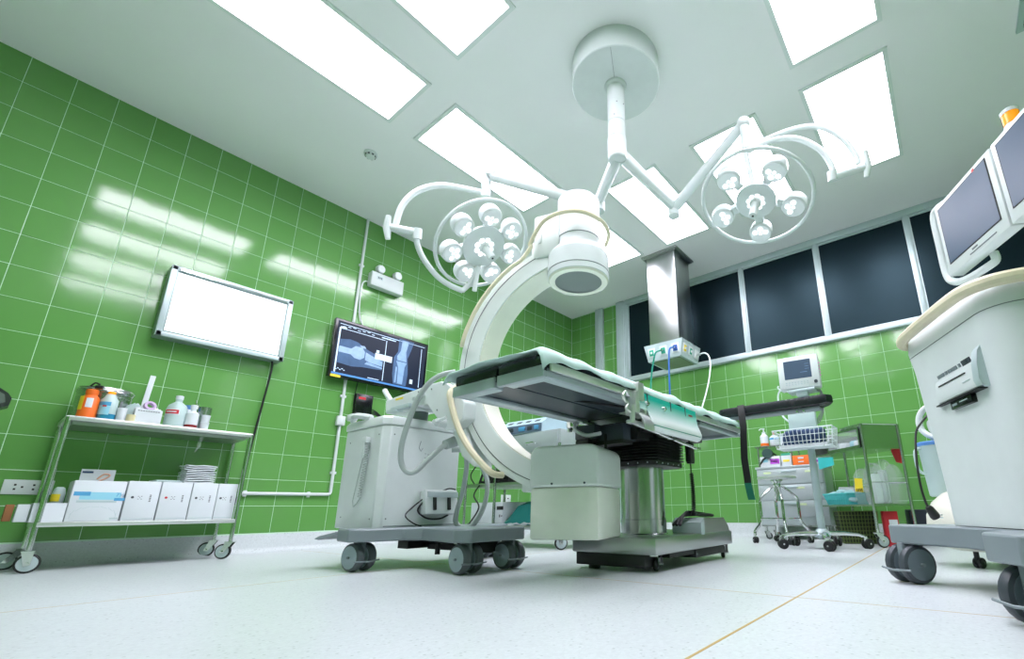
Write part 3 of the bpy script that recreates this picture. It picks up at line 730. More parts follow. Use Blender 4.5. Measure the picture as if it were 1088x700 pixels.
# grey chassis
def plate(m, poly, z0, z1): m.prism([V(a, b, z0) for a, b in poly], (0, 0, z1-z0))
m = MB(); plate(m, [(1.42, -3.28), (1.42, -3.73), (1.70, -3.74), (1.715, -3.87), (1.88, -3.895), (1.925, -3.84), (1.98, -3.66), (2.06, -3.60), (2.40, -3.665), (2.475, -3.62), (2.475, -3.28), (2.40, -3.25), (2.05, -3.24), (1.97, -3.18), (1.92, -2.90), (1.71, -2.90), (1.70, -3.27)], .142, .205)
o = m.build('chassis', GREYP, CA); b_ = o.modifiers.new('bev', 'BEVEL'); b_.width = .008; b_.segments = 2
m = MB(); m.prism([V(1.68, -3.86, .188), V(1.68, -3.86, .172), V(1.58, -3.90, .148), V(1.53, -3.90, .152), V(1.56, -3.89, .166)], (0, .12, 0)); m.build('foot_pedal', GREYP, CA)
m = MB(); m.box((2.02, -3.43, .105), (.55, .05, .02)); m.box((2.0, -3.32, .08), (.60, .014, .02)); m.box((1.80, -3.40, .115), (.10, .30, .05)); m.box((2.30, -3.44, .11), (.12, .16, .05)); m.cyl((1.98, -3.45, .12), (1.98, -3.45, .06), .014); m.build('steering_linkage', BLACK, CA)
WHEELL = mat('pale_wheel_hub', lin(156, 172, 180), .4); TIREG = mat('grey_tyre', lin(84, 92, 96), .45)
for x, y, an, br in ((1.80, -3.80, .2, True), (1.80, -2.97, .1, True), (2.37, -3.575, .0, True), (2.38, -3.315, .06, True)):
    caster(CA, x, y, .068, .145, an, twin=True, wm=WHEELL, tm=TIREG, fm=GREYP, wd=.046, gap=.022, brake=True)
# thick grey hoses
m = MB()
hp = [at(484, 395, 2.40), at(470, 398, 2.38), at(456, 407, 2.37), at(444, 424, 2.36), at(434, 448, 2.36), at(427, 472, 2.36), at(426, 489, 2.36), at(431, 500, 2.36), at(441, 501, 2.37), at(455, 488, 2.40), at(467, 477, 2.43), at(474, 472, 2.45)]
m.tube(hp, .014, 10, smooth=6); m.cyl(at(473, 472.5, 2.45), at(483, 469, 2.50), .026, .030, 14); m.build('hose', LGREY, CA)
m = MB(); m.tube([at(480, 478, 2.60), at(492, 479, 2.62), at(496, 492, 2.62), at(492, 520, 2.62), at(485, 545, 2.60), at(485, 556, 2.6), at(494, 561, 2.6), at(506, 554, 2.62), at(515, 535, 2.66), at(518, 515, 2.7), at(514, 500, 2.74), at(507, 488, 2.78), at(502, 478, 2.8)], .014, 10, smooth=6); m.build('hose', LGREY, CA)
# controls lying on the left end of the top cover
m = MB(); m.tube([V(1.44, -3.74, .82), V(1.52, -3.77, .835), V(1.60, -3.76, .825), V(1.66, -3.74, .812)], .018, 8, smooth=4); m.box((1.47, -3.76, .835), (.07, .04, .04), bev=.008); m.build('push_handle', WHITE, CA)
m = MB(); m.torus((1.41, -3.72, .805), (.3, 1, .1), .035, .012, 24, 8); m.build('cord_hook', CREAM, CA)
# ================================================================ SURGICAL LIGHT ON ITS CEILING MOUNT
SL = thing('surgical_light', 'double white surgical lamp with two ring heads hanging from a round ceiling drum', 'surgical light', (2.953, -3.044, ZC))
HX, HY = 2.953, -3.044
m = MB(); m.lathe((HX, HY, ZC), (0, 0, -1), [(0, .288), (.16, .288), (.166, .282)], 56); cov = m.build('ceiling_cover', WHITE, SL)
m = MB(); m.box((HX, HY, ZC-.1665), (.002, .55, .002), rotz(.5)); m.build('cover_joint', MGREY, cov)
m = MB(); m.lathe((HX, HY, ZC-.166), (0, 0, -1), [(0, .075), (.012, .072), (.02, .056), (.30, .056), (.302, .053), (.306, .053), (.308, .056), (.42, .056), (.422, .052), (.428, .052), (.43, .060), (.575, .060), (.583, .054)], 28); m.build('column', WHITE, SL)
m = MB()
for z, a in ((2.80, .3), (2.80, 1.2), (2.70, 0)): m.ball((HX+.056*math.cos(a-1.2), HY+.056*math.sin(a-1.2), z), .004, 6, 4)
m.build('screw', MGREY, SL)
def arm(m, a, b, w0, h0, w1, h1):
    a = Vector(a); b = Vector(b); d = (b-a).normalized(); x = V(0, 0, 1).cross(d).normalized(); u = d.cross(x)
    R_ = []
    for p, w_, h_ in ((a, w0, h0), (b, w1, h1)):
        R_.append([m.v(p + x*(w_*math.cos(t)) + u*(h_*math.sin(t))) for t in [2*PI*k/12+PI/12 for k in range(12)]])
    m.bridge(*R_); m.f(R_[0][::-1]); m.f(R_[1])
# petals: (angle, count) per head
def lamp_head(parent, c, n, npet, Rr, rp, rc, phase, ax_up):
    n = Vector(n).normalized(); c = Vector(c); F_ = facing(n, ax_up); X, Y, Z = F_.col[0], F_.col[1], F_.col[2]
    hd = None
    m = MB(); m.lathe(c-n*.055, n, [(0, rc*.5), (.012, rc*.86), (.05, rc), (.058, rc*.985), (.060, rc*.93)], 40); hd = m.build('lamp_body', WHITE, parent)
    m = MB(); m.lathe(c+n*.0045, n, [(0, rc*.50), (.003, rc*.50)], 36); m.build('centre_reflector', LEDW, hd)
    m = MB()
    for k in range(8):
        t = 2*PI*k/8+.2; m.lathe(c+X*(rc*.36*math.cos(t))+Y*(rc*.36*math.sin(t))+n*.007, n, [(0, rc*.115), (.003, rc*.115)], 12)
    m.build('centre_lenses', LENS, hd)
    m = MB(); m.lathe(c+n*.006, n, [(0, .034), (.02, .034), (.024, .024), (.13, .026), (.142, .022)], 20); h_ = m.build('sterile_handle', WHITE, hd)
    m = MB(); m.lathe(c+n*.1475, n, [(0, .007), (.001, .007)], 10); m.build('handle_mark', BLACK, h_)
    for k in range(npet):
        t = phase+2*PI*k/npet; d = X*math.cos(t)+Y*math.sin(t); q = c + d*(Rr*.69)
        # pods lean slightly to the focus
        ax = (n - d*.10).normalized()
        m = MB(); m.lathe(q-ax*.055, ax, [(0, rp*.62), (.01, rp*.92), (.03, rp), (.072, rp), (.078, rp*.93)], 26)
        m.box(c+d*(Rr*.69-rp*.95)-n*.02, (.07, .05, .04), basis(d, n.cross(d), n), bev=.006)
        pod = m.build('lamp_pod', WHITE, parent)
        m = MB(); m.lathe(q+ax*.0235, ax, [(0, rp*.86), (.003, rp*.86)], 24); m.build('reflector', LEDW, pod)
        m = MB()
        for a in range(5):
            s_ = 2*PI*a/5; m.lathe(q+X*(rp*.48*math.cos(s_))+Y*(rp*.48*math.sin(s_))+ax*.0262, ax, [(0, rp*.24), (.002, rp*.20)], 10)
        m.lathe(q+ax*.0262, ax, [(0, rp*.16), (.002, rp*.12)], 10)
        m.build('lenses', LENS, pod)
    m = MB(); m.torus(c-n*.02, n, Rr, .0125, 64, 8); m.build('ring_rail', WHITE, parent)
    m = MB()
    for t in (phase+PI/npet, phase+PI/npet+PI):
        d = X*math.cos(t)+Y*math.sin(t)
    return hd, X, Y
# --- right lamp
E1 = V(2.99, -2.37, 2.40); T1 = at(790, 131, 2.92); C1 = at(803, 214, 2.84)
m = MB(); arm(m, (HX+.02, HY+.03, 2.43), E1+V(0, 0, .035), .038, .05, .034, .042); m.box((HX+.01, HY+.02, 2.43), (.09, .09, .07), rotz(.3), bev=.012); m.build('extension_arm', WHITE, SL)
m = MB(); arm(m, E1+V(.02, -.005, .02), T1, .036, .042, .03, .034); m.cyl(E1-V(0, 0, .05), E1+V(0, 0, .06), .042, n=18); m.build('spring_arm', WHITE, SL)
m = MB(); m.cyl(T1+V(0, 0, .03), T1-V(0, 0, .20), .028, n=16); m.ball(T1, .042, 14, 8); m.build('pivot', WHITE, SL)
m = MB(); yk = [at(797, 160, 2.90), at(815, 148, 2.90), at(845, 137, 2.86), at(872, 135, 2.80), at(895, 147, 2.74), at(909, 165, 2.70), at(912, 174, 2.69)]
m.tube(yk, .017, 10, smooth=5)
pv = at(900, 181, 2.68); yk2 = [at(887, 189, 2.69), at(883, 175, 2.70), at(870, 158, 2.73), at(845, 147, 2.78), at(818, 150, 2.83), at(792, 162, 2.86)]
m.tube(yk2, .017, 10, smooth=5); m.tube([at(792, 162, 2.86), at(796, 178, 2.86), at(800, 196, 2.87)], .017, 10); yo = m.build('yoke', WHITE, SL)
m = MB(); m.cyl(at(886, 188, 2.69), at(918, 178, 2.67), .022, n=16); m.cyl(at(885, 192, 2.69), at(884, 182, 2.69), .026, n=12); m.build('yoke_joint', WHITE, yo)
m = MB(); m.tube([at(919, 160, 2.66), at(922, 175, 2.66), at(921, 188, 2.66)], [.014, .02, .014], 10); m.build('grip', WHITE, yo)
def tilt(c, ang, ix, iy):
    vw = (CAM-c).normalized(); q = RT*ix-UP*iy; q = (q-vw*q.dot(vw)).normalized(); return vw*math.cos(ang)+q*math.sin(ang)
lamp_head(SL, C1, tilt(C1, math.radians(34), -.2, 1.0), 5, .325, .070, .120, -PI/2-.24, V(.05, 0, 1))
# --- left lamp
E2 = V(2.62, -2.80, 2.36); T2 = at(521, 187, 3.12); C2 = at(514, 262, 3.12)
m = MB(); arm(m, (HX-.01, HY+.01, 2.43), E2+V(0, 0, .03), .038, .05, .034, .042); m.box((HX-.01, HY+.01, 2.43), (.09, .09, .07), rotz(.6), bev=.012); m.build('extension_arm', WHITE, SL)
m = MB(); arm(m, E2, T2, .036, .042, .03, .036); m.cyl(E2-V(0, 0, .05), E2+V(0, 0, .06), .042, n=18); m.build('spring_arm', WHITE, SL)
m = MB(); pv = at(517, 190, 3.14); m.tube([at(526, 186, 3.12), at(518, 184, 3.14), at(517, 192, 3.14), at(516, 209, 3.14)], .032, 12); m.build('pivot', WHITE, SL)
m = MB(); m.tube([at(514, 205, 3.15), at(490, 200, 3.14), at(465, 197, 3.08), at(442, 204, 3.02), at(427, 219, 2.98), at(420, 240, 2.96)], .020, 10, smooth=5)
m.tube([at(443, 247, 2.97), at(443, 258, 2.98), at(450, 275, 3.02), at(464, 293, 3.06), at(478, 303, 3.10), at(492, 309, 3.13)], .019, 10, smooth=5); yo = m.build('yoke', WHITE, SL)
m = MB(); m.cyl(at(413, 241, 2.95), at(443, 247, 2.97), .024, n=16); m.cyl(at(444, 243, 2.97), at(443, 254, 2.97), .028, n=12); m.build('yoke_joint', WHITE, yo)
m = MB(); m.tube([at(413, 229, 2.94), at(411, 242, 2.94), at(412, 254, 2.94)], [.016, .025, .016], 10); m.build('grip', WHITE, yo)
m = MB(); m.tube([at(491, 309, 3.13), at(499, 302, 3.16), at(508, 285, 3.18)], .018, 8); m.tube([at(504, 309, 3.13), at(506, 296, 3.15), at(508, 284, 3.18)], .016, 8); m.build('fork', WHITE, SL)
lamp_head(SL, C2, tilt(C2, math.radians(38), .6, .8), 7, .322, .070, .150, PI/2-.41, V(0, 0, 1))

# ================================================================ CEILING FITTINGS
SD = thing('smoke_detector', 'small round white smoke detector on the ceiling near the tiled wall', 'smoke detector', (.905, -3.64, ZC))
m = MB(); m.lathe((.905, -3.64, ZC), (0, 0, -1), [(0, .052), (.012, .052), (.016, .040), (.034, .036), (.040, .028)], 24); sd_ = m.build('housing', WHITE, SD)
m = MB()
for k in range(8): m.box((.905+.038*math.cos(k*PI/4), -3.64+.038*math.sin(k*PI/4), ZC-.026), (.006, .014, .012), rotz(k*PI/4))
m.build('sensor_slots', DGREY, sd_)
VT = thing('ceiling_vent', 'slatted air grille in the ceiling at the top right corner', 'vent', (5.30, -1.85, ZC))
m = MB(); 
for a, b, c, d in ((5.30, -1.725, .42, .03), (5.30, -2.115, .42, .03), (5.105, -1.92, .03, .36), (5.495, -1.92, .03, .36)): m.box((a, b, ZC-.008), (c, d, .018))
m.build('frame', ALU, VT)
for k in range(8):
    m = MB(); m.box((5.30, -1.765-.044*k, ZC-.010), (.36, .03, .004), Matrix.Rotation(.5, 3, 'X')); m.build('slat', MGREY, VT)
m = MB(); m.box((5.30, -1.92, ZC-.0005), (.36, .36, .001)); m.build('backing', BLACK, VT)

# ceiling pendant with gas outlets
PD = thing('gas_pendant', 'brushed steel square ceiling pendant with a gas outlet box at its end', 'ceiling pendant', (2.03, -.648, ZC))
m = MB(); m.box((2.03, -.648, (ZC+2.03)/2), (.36, .36, ZC-2.03), bev=.004); m.build('shaft', STEELH, PD)
m = MB(); m.box((2.03, -.648, ZC-.012), (.455, .45, .02), bev=.003); m.box((2.03, -.648, ZC-.028), (.42, .415, .014)); m.build('collar', STEELH, PD)
m = MB()
B0 = [(-.20, -.20), (.20, -.20), (.20, .20), (-.20, .20)]; T0 = [(-.235, -.225), (.235, -.225), (.235, .225), (-.235, .225)]
zz = [1.845, 2.03]
lo = [m.v((2.03+a, -.648+b, zz[0])) for a, b in B0]; hi = [m.v((2.03+a, -.648+b, zz[1])) for a, b in T0]
m.bridge(lo, hi); m.f(lo[::-1]); m.f(hi); bx = m.build('outlet_box', ALU, PD, smooth=False)
m = MB(); m.box((2.03, -.648, 1.842), (.34, .34, .006)); m.build('bottom_plate', mat('bottom_plate', lin(120, 140, 110), .5), bx)
fn = V(0, -.185, -.025).normalized()
def outlet(p, n, colr, plug=None):
    Fm = facing(n); m = MB(); m.box(p+n*.003, (.085, .10, .006), Fm, bev=.002); pl = m.build('outlet_plate', WHITE, bx)
    m = MB(); m.box(p+n*.007, (.052, .066, .003), Fm); m.build('colour_panel', colr, pl)
    m = MB(); m.cyl(p+n*.008, p+n*(.05 if plug else .016), .013, n=12); m.build('socket', plug or WHITE, pl)
GPAN = mat('green_panel', lin(60, 170, 140), .4); BPAN = mat('blue_panel', lin(50, 90, 170), .4)
for k, (cc, pg) in enumerate(((GPAN, None), (GPAN, CHROME), (BPAN, CHROME))):
    outlet(V(1.885+.145*k, -.648-.2125, 1.9375), V(0, -.99, -.135).normalized(), cc, pg)
for k, cc in enumerate((YELLOW, GPAN, WHITE)):
    outlet(V(2.03+.2175, -.79+.14*k, 1.9375), V(.98, 0, -.185).normalized(), cc, CHROME if k == 2 else None)
def hose(name, label, pts, r, mt):
    m = MB(); m.tube(pts, r, 8, smooth=6); return tag(m.build(name, mt, loc=pts[0]), label, 'hose')
hose('gas_hose', 'green gas hose hanging from the pendant behind the operating table', [V(2.03, -.895, 1.932), V(1.985, -.95, 1.90), V(1.95, -.95, 1.80), V(1.915, -.95, 1.62), V(1.89, -.94, 1.35), V(1.90, -.93, 1.0), V(1.98, -.92, .7)], .009, HOSEG)
hose('gas_hose', 'blue gas hose hanging from the pendant behind the operating table', [V(2.175, -.895, 1.932), V(2.165, -.97, 1.90), V(2.155, -.98, 1.80), V(2.145, -.98, 1.55), V(2.14, -.97, 1.2), V(2.16, -.96, .8)], .009, HOSEB)
hose('gas_hose', 'white curved hose looping down from the right side of the pendant', [V(2.28, -.51, 1.935), V(2.35, -.51, 1.935), V(2.40, -.52, 1.88), V(2.42, -.55, 1.75), V(2.40, -.60, 1.55), V(2.36, -.66, 1.35), V(2.32, -.71, 1.19)], .008, HOSEW)

# ================================================================ LEFT WALL FITTINGS
LB = thing('x_ray_viewer', 'large glowing white x-ray light box in an aluminium frame on the green wall', 'light box', (.06, -4.13, 1.735))
m = MB(); m.box((.055, -4.13, 1.735), (.105, .775, .525), bev=.006); m.build('housing', mat('grey_housing', lin(150, 165, 165), .4, .4), LB)
m = MB(); m.box((.108, -4.13, 1.735), (.006, .69, .44)); m.build('viewing_panel', LBOX, LB)
for yy in (-4.5, -3.76): m = MB(); m.box((.110, yy, 1.735), (.018, .035, .53), bev=.003); m.build('frame_bar', ALU, LB)
for zz_ in (1.985, 1.487): m = MB(); m.box((.110, -4.13, zz_), (.018, .77, .034), bev=.003); m.build('frame_bar', ALU, LB)
m = MB(); m.box((.121, -4.13, 1.975), (.010, .68, .008)); m.build('film_clip', CHROME, LB)
m = MB(); m.tube([V(.06, -3.80, 1.47), V(.05, -3.79, 1.40), V(.02, -3.80, 1.1), V(.015, -3.82, .75), V(.018, -3.83, .48), V(.02, -3.86, .35), V(.03, -3.93, .285), V(.03, -4.00, .32), V(.02, -4.04, .42), V(.015, -4.06, .58)], .0075, 8, smooth=6)
m.build('power_cord', BLACK, LB)

TV = thing('wall_monitor', 'flat wall monitor showing two x-ray images of a knee', 'monitor', (.10, -2.92, 1.71))
m = MB(); m.box((.075, -2.92, 1.715), (.045, .935, .545), bev=.006); m.build('casing', BLACKG, TV)
m = MB(); m.box((.03, -2.92, 1.72), (.05, .30, .25), bev=.004); m.build('wall_bracket', BLACK, TV)
SCR = mat('lit_dark_screen', lin(18, 28, 46), .35, spec=.2, emit=.3, noise=.15, scale=3); XB = mat('lit_xray_soft', lin(62, 88, 122), .35, spec=.2, emit=.32, noise=.25, scale=14); XC = mat('lit_xray_bone', lin(120, 150, 182), .2, emit=.36, noise=.2, scale=22); XW = mat('lit_screen_white', lin(176, 200, 220), .2, emit=.36); XL = mat('lit_screen_bar', lin(70, 120, 176), .2, emit=.35)
def scr(name, polys, mt, depth, parent):
    """polys in screen units: 0..1 across (left to right), 0..1 up"""
    m = MB()
    for P in polys: m.prism([V(.0980+depth, -3.365+.89*a, 1.466+.50*b) for a, b in P], (.0004, 0, 0))
    return m.build(name, mt, parent, smooth=False)
sc_ = scr('screen', [[(0, 0), (1, 0), (1, 1), (0, 1)]], SCR, 0, TV)
def sq(a, b, c, d): return [(a, b), (c, b), (c, d), (a, d)]
scr('task_bar', [sq(0, 0, 1, .035)], XL, .0006, sc_)
scr('screen_text', [sq(.02, .945, .98, .955), sq(.02, .04, .035, .88), sq(.03, .86, .09, .90), sq(.53, .94, .75, .955), sq(.46, .90, .62, .92), sq(.515, .06, .522, .87), sq(.04, .862, .50, .872), sq(.94, .08, .947, .90), sq(.36, .05, .48, .065)] + [sq(.05+.05*k, .90+.012*(k % 3), .08+.05*k, .912+.012*(k % 3)) for k in range(7)] + [sq(.03+.02*k, .09+.02*(k % 2), .045+.02*k, .105+.02*(k % 2)) for k in range(5)], XW, .0006, sc_)
for P_ in [[(.04, .22), (.04, .66), (.14, .70), (.22, .68), (.30, .60), (.40, .545), (.50, .53), (.50, .26), (.40, .245), (.30, .235), (.18, .20)], [(.66, .99), (.84, .99), (.81, .78), (.78, .62), (.79, .48), (.80, .30), (.79, .05), (.64, .05), (.62, .25), (.62, .45), (.62, .58), (.66, .72)]]: scr('x_ray_shape', [P_], XB, .0006, sc_)
for P_ in [[(.04, .42), (.04, .53), (.16, .53), (.20, .60), (.27, .60), (.30, .53), (.30, .42), (.26, .36), (.20, .37), (.16, .42)], [(.31, .38), (.31, .53), (.36, .50), (.50, .42), (.50, .33), (.36, .35)], [(.31, .30), (.50, .28), (.50, .31), (.33, .35)], [(.70, .97), (.78, .97), (.755, .74), (.765, .62), (.77, .54), (.66, .54), (.655, .62), (.69, .74)], [(.65, .52), (.775, .52), (.755, .42), (.745, .07), (.685, .07), (.68, .40)], [(.65, .40), (.67, .40), (.67, .08), (.65, .08)], [(.24, .63), (.29, .64), (.31, .60), (.27, .59)]]: scr('x_ray_bone', [P_], XC, .0011, sc_)
scr('dialog_box', [sq(.41, .45, .60, .57), sq(.42, .58, .45, .63), sq(.83, .12, .865, .21)], XW, .0016, sc_)
m = MB(); m.box((.0978, -3.325, 1.452), (.002, .085, .022)); m.build('sticker', YELLOW, TV)

# conduit pipes
CT = thing('cable_conduit', 'white cable conduit running down the green wall and along to the left', 'conduit', (.015, -3.2, 1.7))
m = MB(); m.tube([V(.014, -3.20, ZC-.002), V(.014, -3.20, 1.9), V(.014, -3.19, .46), V(.014, -3.195, .445), V(.014, -3.21, .438), V(.014, -3.84, .434)], .013, 10); m.build('pipe', WHITE, CT)
for yy, z_ in ((-3.20, 2.62), (-3.197, 1.30), (-3.19, .62)): m = MB(); m.box((.010, yy, z_), (.018, .05, .022), bev=.003); m.build('clip', WHITE, CT)
for yy in (-3.36, -3.80): m = MB(); m.box((.010, yy, .434), (.018, .022, .045), bev=.003); m.build('clip', WHITE, CT)
m = MB(); m.box((.024, -3.196, 1.075), (.04, .07, .085), bev=.006); m.build('junction_box', WHITE, CT)

EL = thing('emergency_light', 'white twin-head emergency light box high on the green wall', 'emergency light', (.05, -2.955, 2.5))
m = MB(); m.box((.045, -2.955, 2.505), (.08, .335, .15), bev=.008); eb = m.build('box', WHITE, EL)
m = MB(); m.box((.086, -3.04, 2.525), (.002, .06, .035)); m.build('plate', ALU, eb)
m = MB(); 
for k in range(3): m.box((.0875, -3.055+.015*k, 2.525), (.001, .009, .018))
m.build('marking', PRINT, eb)
for yy in (-3.04, -2.86):
    m = MB(); m.cyl((.05, yy, 2.575), (.05, yy, 2.60), .012, n=10); m.lathe((.025, yy, 2.635), (1, .1, -.1), [(0, .025), (.012, .04), (.04, .044), (.058, .040)], 20); hd = m.build('lamp_head', WHITE, EL)
    m = MB(); m.lathe((.0832, yy+.006, 2.629), (1, .1, -.1), [(0, .036), (.003, .034)], 18); m.build('lamp_glass', LEDW, hd)
m = MB(); m.tube([V(.03, -3.10, 2.47), V(.03, -3.16, 2.46), V(.02, -3.175, 2.38), V(.02, -3.165, 2.15), V(.02, -3.13, 2.04), V(.02, -3.09, 1.99)], .006, 6, smooth=5); m.build('cord', WHITE, EL)

RB = thing('power_adapter', 'small black box with a red label under the wall monitor', 'electronics box', (.03, -3.02, 1.25))
m = MB(); m.box((.028, -3.02, 1.245), (.05, .155, .20), bev=.005); m.build('case', BLACKG, RB)
m = MB(); m.box((.0538, -3.045, 1.305), (.0015, .065, .022)); m.build('label', RED, RB)
m = MB(); m.box((.0538, -2.975, 1.325), (.0012, .04, .006)); m.build('print', MGREY, RB)
m = MB()
for k in range(4): m.tube([V(.03, -2.945, 1.22-.02*k), V(.05, -2.90, 1.20-.01*k), V(.06, -2.84+.02*k, 1.14-.02*k), V(.05, -2.86, 1.04), V(.03, -2.92, 1.0+.02*k)], .005, 5, smooth=4)
m.tube([V(.03, -3.06, 1.145), V(.02, -3.09, 1.10), V(.018, -3.10, 1.30), V(.018, -3.09, 1.45)], .004, 5, smooth=4); m.build('cables', BLACK, RB)

SK = thing('wall_socket', 'white double socket plate low on the green wall beside the trolley', 'socket', (.005, -4.86, .447))
m = MB(); m.box((.005, -4.85, .447), (.012, .19, .082), bev=.003); sp_ = m.build('plate', WHITE, SK)
for yy in (-4.885, -4.815):
    m = MB()
    for a, b in ((-.015, .012), (-.015, -.012), (.012, 0)): m.box((.0115, yy+a, .447+b), (.002, .009, .010), bev=.0005)
    m.build('pin_holes', BLACK, sp_)

# dark equipment edge at the left border of the picture
m = MB(); m.prism([V(.30, a, b) for a, b in ((-5.34, .955), (-5.085, .945), (-5.035, .91), (-5.018, .885), (-5.020, .845), (-5.05, .825), (-5.34, .80))], (.10, 0, 0))
DP = tag(m.build('dark_device', mat('dark_device_shell', lin(44, 52, 48), .3), loc=(.35, -5.2, .88)), 'dark grey rounded device edge on the left border of the photo', 'device')
m = MB(); m.prism([V(.401, a, b) for a, b in ((-5.33, .935), (-5.09, .927), (-5.045, .90), (-5.035, .86), (-5.06, .845), (-5.33, .82))], (.003, 0, 0)); m.build('face_plate', mat('smoky_plate', lin(96, 110, 100), .25), DP)
m = MB(); m.cyl((-.004, -5.22, .88), (.31, -5.22, .88), .02, n=10); m.build('wall_arm', DGREY, DP)

# ================================================================ STAINLESS TROLLEY ON THE LEFT
TR = thing('instrument_trolley', 'long two-tier stainless steel trolley standing against the left green wall', 'trolley', (.20, -4.38, 0))
x0, x1, y0, y1 = .030, .375, -4.80, -3.935
for k, (xx, yy) in enumerate(((x0, y0), (x1, y0), (x0, y1), (x1, y1))):
    m = MB(); m.cyl((xx, yy, .115), (xx, yy, .822), .0125, n=14); m.build('post', CHROME, TR)
    caster(TR, xx, yy, .048, .125, [-PI/2, PI/2-.1, -2.0, -2.3][k], twin=False, wm=ALU, wd=.022, trail=[.055, .008, .034, .034][k])
def shelf(z, lip, name):
    m = MB(); m.box(((x0+x1)/2, (y0+y1)/2, z-.004), (x1-x0, y1-y0, .006)); s_ = m.build(name, STEELH, TR)
    for a, b, c, d in (((x0+x1)/2, y0, x1-x0, .022), ((x0+x1)/2, y1, x1-x0, .022), (x0, (y0+y1)/2, .022, y1-y0), (x1, (y0+y1)/2, .022, y1-y0)):
        m = MB(); m.box((a, b, z-lip/2), (c+.004, d+.004, lip), bev=.003); m.build('shelf_edge', RAILM, s_)
shelf(.830, .026, 'top_shelf'); shelf(.252, .024, 'lower_shelf')
m = MB(); m.box(((x0+x1)/2, (y0+y1)/2, .795), (x1-x0-.06, y1-y0-.04, .02)); m.build('top_stiffener', STEELH, TR)
m = MB(); m.strip([V(.30, -4.20, .80), V(.302, -4.20, .77), V(.296, -4.202, .74), V(.303, -4.20, .715)], (0, .02, 0), .002)
m.strip([V(.302, -4.19, .74), V(.304, -4.195, .72), V(.300, -4.21, .685)], (0, .008, 0), .002); m.build('tape_scrap', FILM, TR)

TZ = .8305
def bottle(name, label, x, y, z, prof, mt, parts, n=22, group=None):
    """prof from the base up; parts: (name, prof, material)"""
    t = thing(name, label, 'bottle', (x, y, z), group=group)
    m = MB(); m.lathe((x, y, z), (0, 0, 1), prof, n); bdy = m.build('bottle_body', mt, t)
    for nm, pf, mm in parts:
        m = MB(); m.lathe((x, y, z), (0, 0, 1), pf, n); m.build(nm, mm, t if nm in ('cap', 'spout', 'neck') else bdy)
    return t
def curved_label(m, x, y, r, z0, z1, a0, a1, n=8):
    P = []
    for k in range(n+1):
        a = a0+(a1-a0)*k/n; P.append(V(x+r*math.cos(a), y+r*math.sin(a), z0))
    m.strip(P, (0, 0, z1-z0), .0008)
t = bottle('orange_bottle', 'orange bottle with a yellow label and white sticker on the trolley', .315, -4.735, TZ, [(0, .037), (.004, .040), (.115, .040), (.13, .032), (.135, .026), (.15, .026)], ORANGE, [('cap', [(.146, .0275), (.168, .0275), (.171, .024)], ORANGE)])
m = MB(); curved_label(m, .315, -4.735, .0405, TZ+.045, TZ+.125, -1.75, -.75); m.build('yellow_label', YELLOW, t)
m = MB(); curved_label(m, .315, -4.735, .0405, TZ+.06, TZ+.115, -.45, .25); m.build('white_sticker', PAPER, t)
BK = thing('steel_drum', 'wide stainless steel drum with clamp rim standing behind the orange bottle', 'drum', (.165, -4.665, TZ))
m = MB(); m.lathe((.165, -4.665, TZ), (0, 0, 1), [(0, .118), (.005, .122), (.170, .122), (.175, .126), (.187, .126), (.193, .122)], 44); bk = m.build('drum_body', STEEL, BK)
m = MB(); m.torus((.165, -4.665, TZ+.190), (0, 0, 1), .124, .006, 44, 8); m.torus((.165, -4.665, TZ+.15), (0, 0, 1), .122, .003, 44, 6); m.build('rim', CHROME, bk)
m = MB(); m.lathe((.165, -4.665, TZ+.193), (0, 0, 1), [(0, .121), (.012, .117), (.02, .05)], 40); m.build('lid', STEELH, BK)
m = MB(); m.box((.285, -4.71, TZ+.197), (.02, .035, .02), rotz(-.4), bev=.003); m.tube([V(.26, -4.745, TZ+.200), V(.275, -4.73, TZ+.222), V(.285, -4.71, TZ+.212)], .005, 6, smooth=4); m.build('latch', BLACK, BK)
t = bottle('clear_bottle', 'clear bottle with blue liquid and white label beside the orange bottle', .32, -4.655, TZ, [(0, .035), (.005, .038), (.12, .038), (.135, .028), (.150, .022), (.155, .022)], MILKY, [('liquid', [(.004, .0385), (.035, .0385)], BLUELIQ), ('cap', [(.15, .017), (.172, .017)], AMBER)])
m = MB(); curved_label(m, .32, -4.655, .0392, TZ+.028, TZ+.105, -1.7, .1); lb = m.build('label', SKYBLUE, t)
m = MB(); curved_label(m, .32, -4.655, .0400, TZ+.082, TZ+.105, -1.7, .1); m.build('blue_band', MIDBLUE, lb)
m = MB(); curved_label(m, .32, -4.655, .0402, TZ+.075, TZ+.083, -.75, -.3); m.build('red_stripe', RED, lb)
m = MB(); m.lathe((.335, -4.595, TZ), (0, 0, 1), [(0, .019), (.075, .022), (.08, .022), (.08, .019)], 20); tag(m.build('plastic_cup', PAPER, loc=(.335, -4.595, TZ)), 'small white cup between the blue-liquid bottle and the white box', 'cup')
def tape_roll(name, x, y, z, ax, R_, r_, wd, mt, label, lab='roll'):
    m = MB(); a = Vector(ax).normalized(); m.lathe(Vector((x, y, z))-a*wd/2, a, [(0, r_), (0, R_), (wd, R_), (wd, r_), (0, r_)], 28, caps=False); return tag(m.build(name, mt, loc=(x, y, z)), label, lab)
tape_roll('tape_roll', .345, -4.553, TZ+.0225, (0, 0, 1), .020, .011, .045, mat('beige_tape', lin(214, 206, 160), .6), 'small beige tape roll left of the white box on the trolley', 'tape')
m = MB(); 
bagp = []
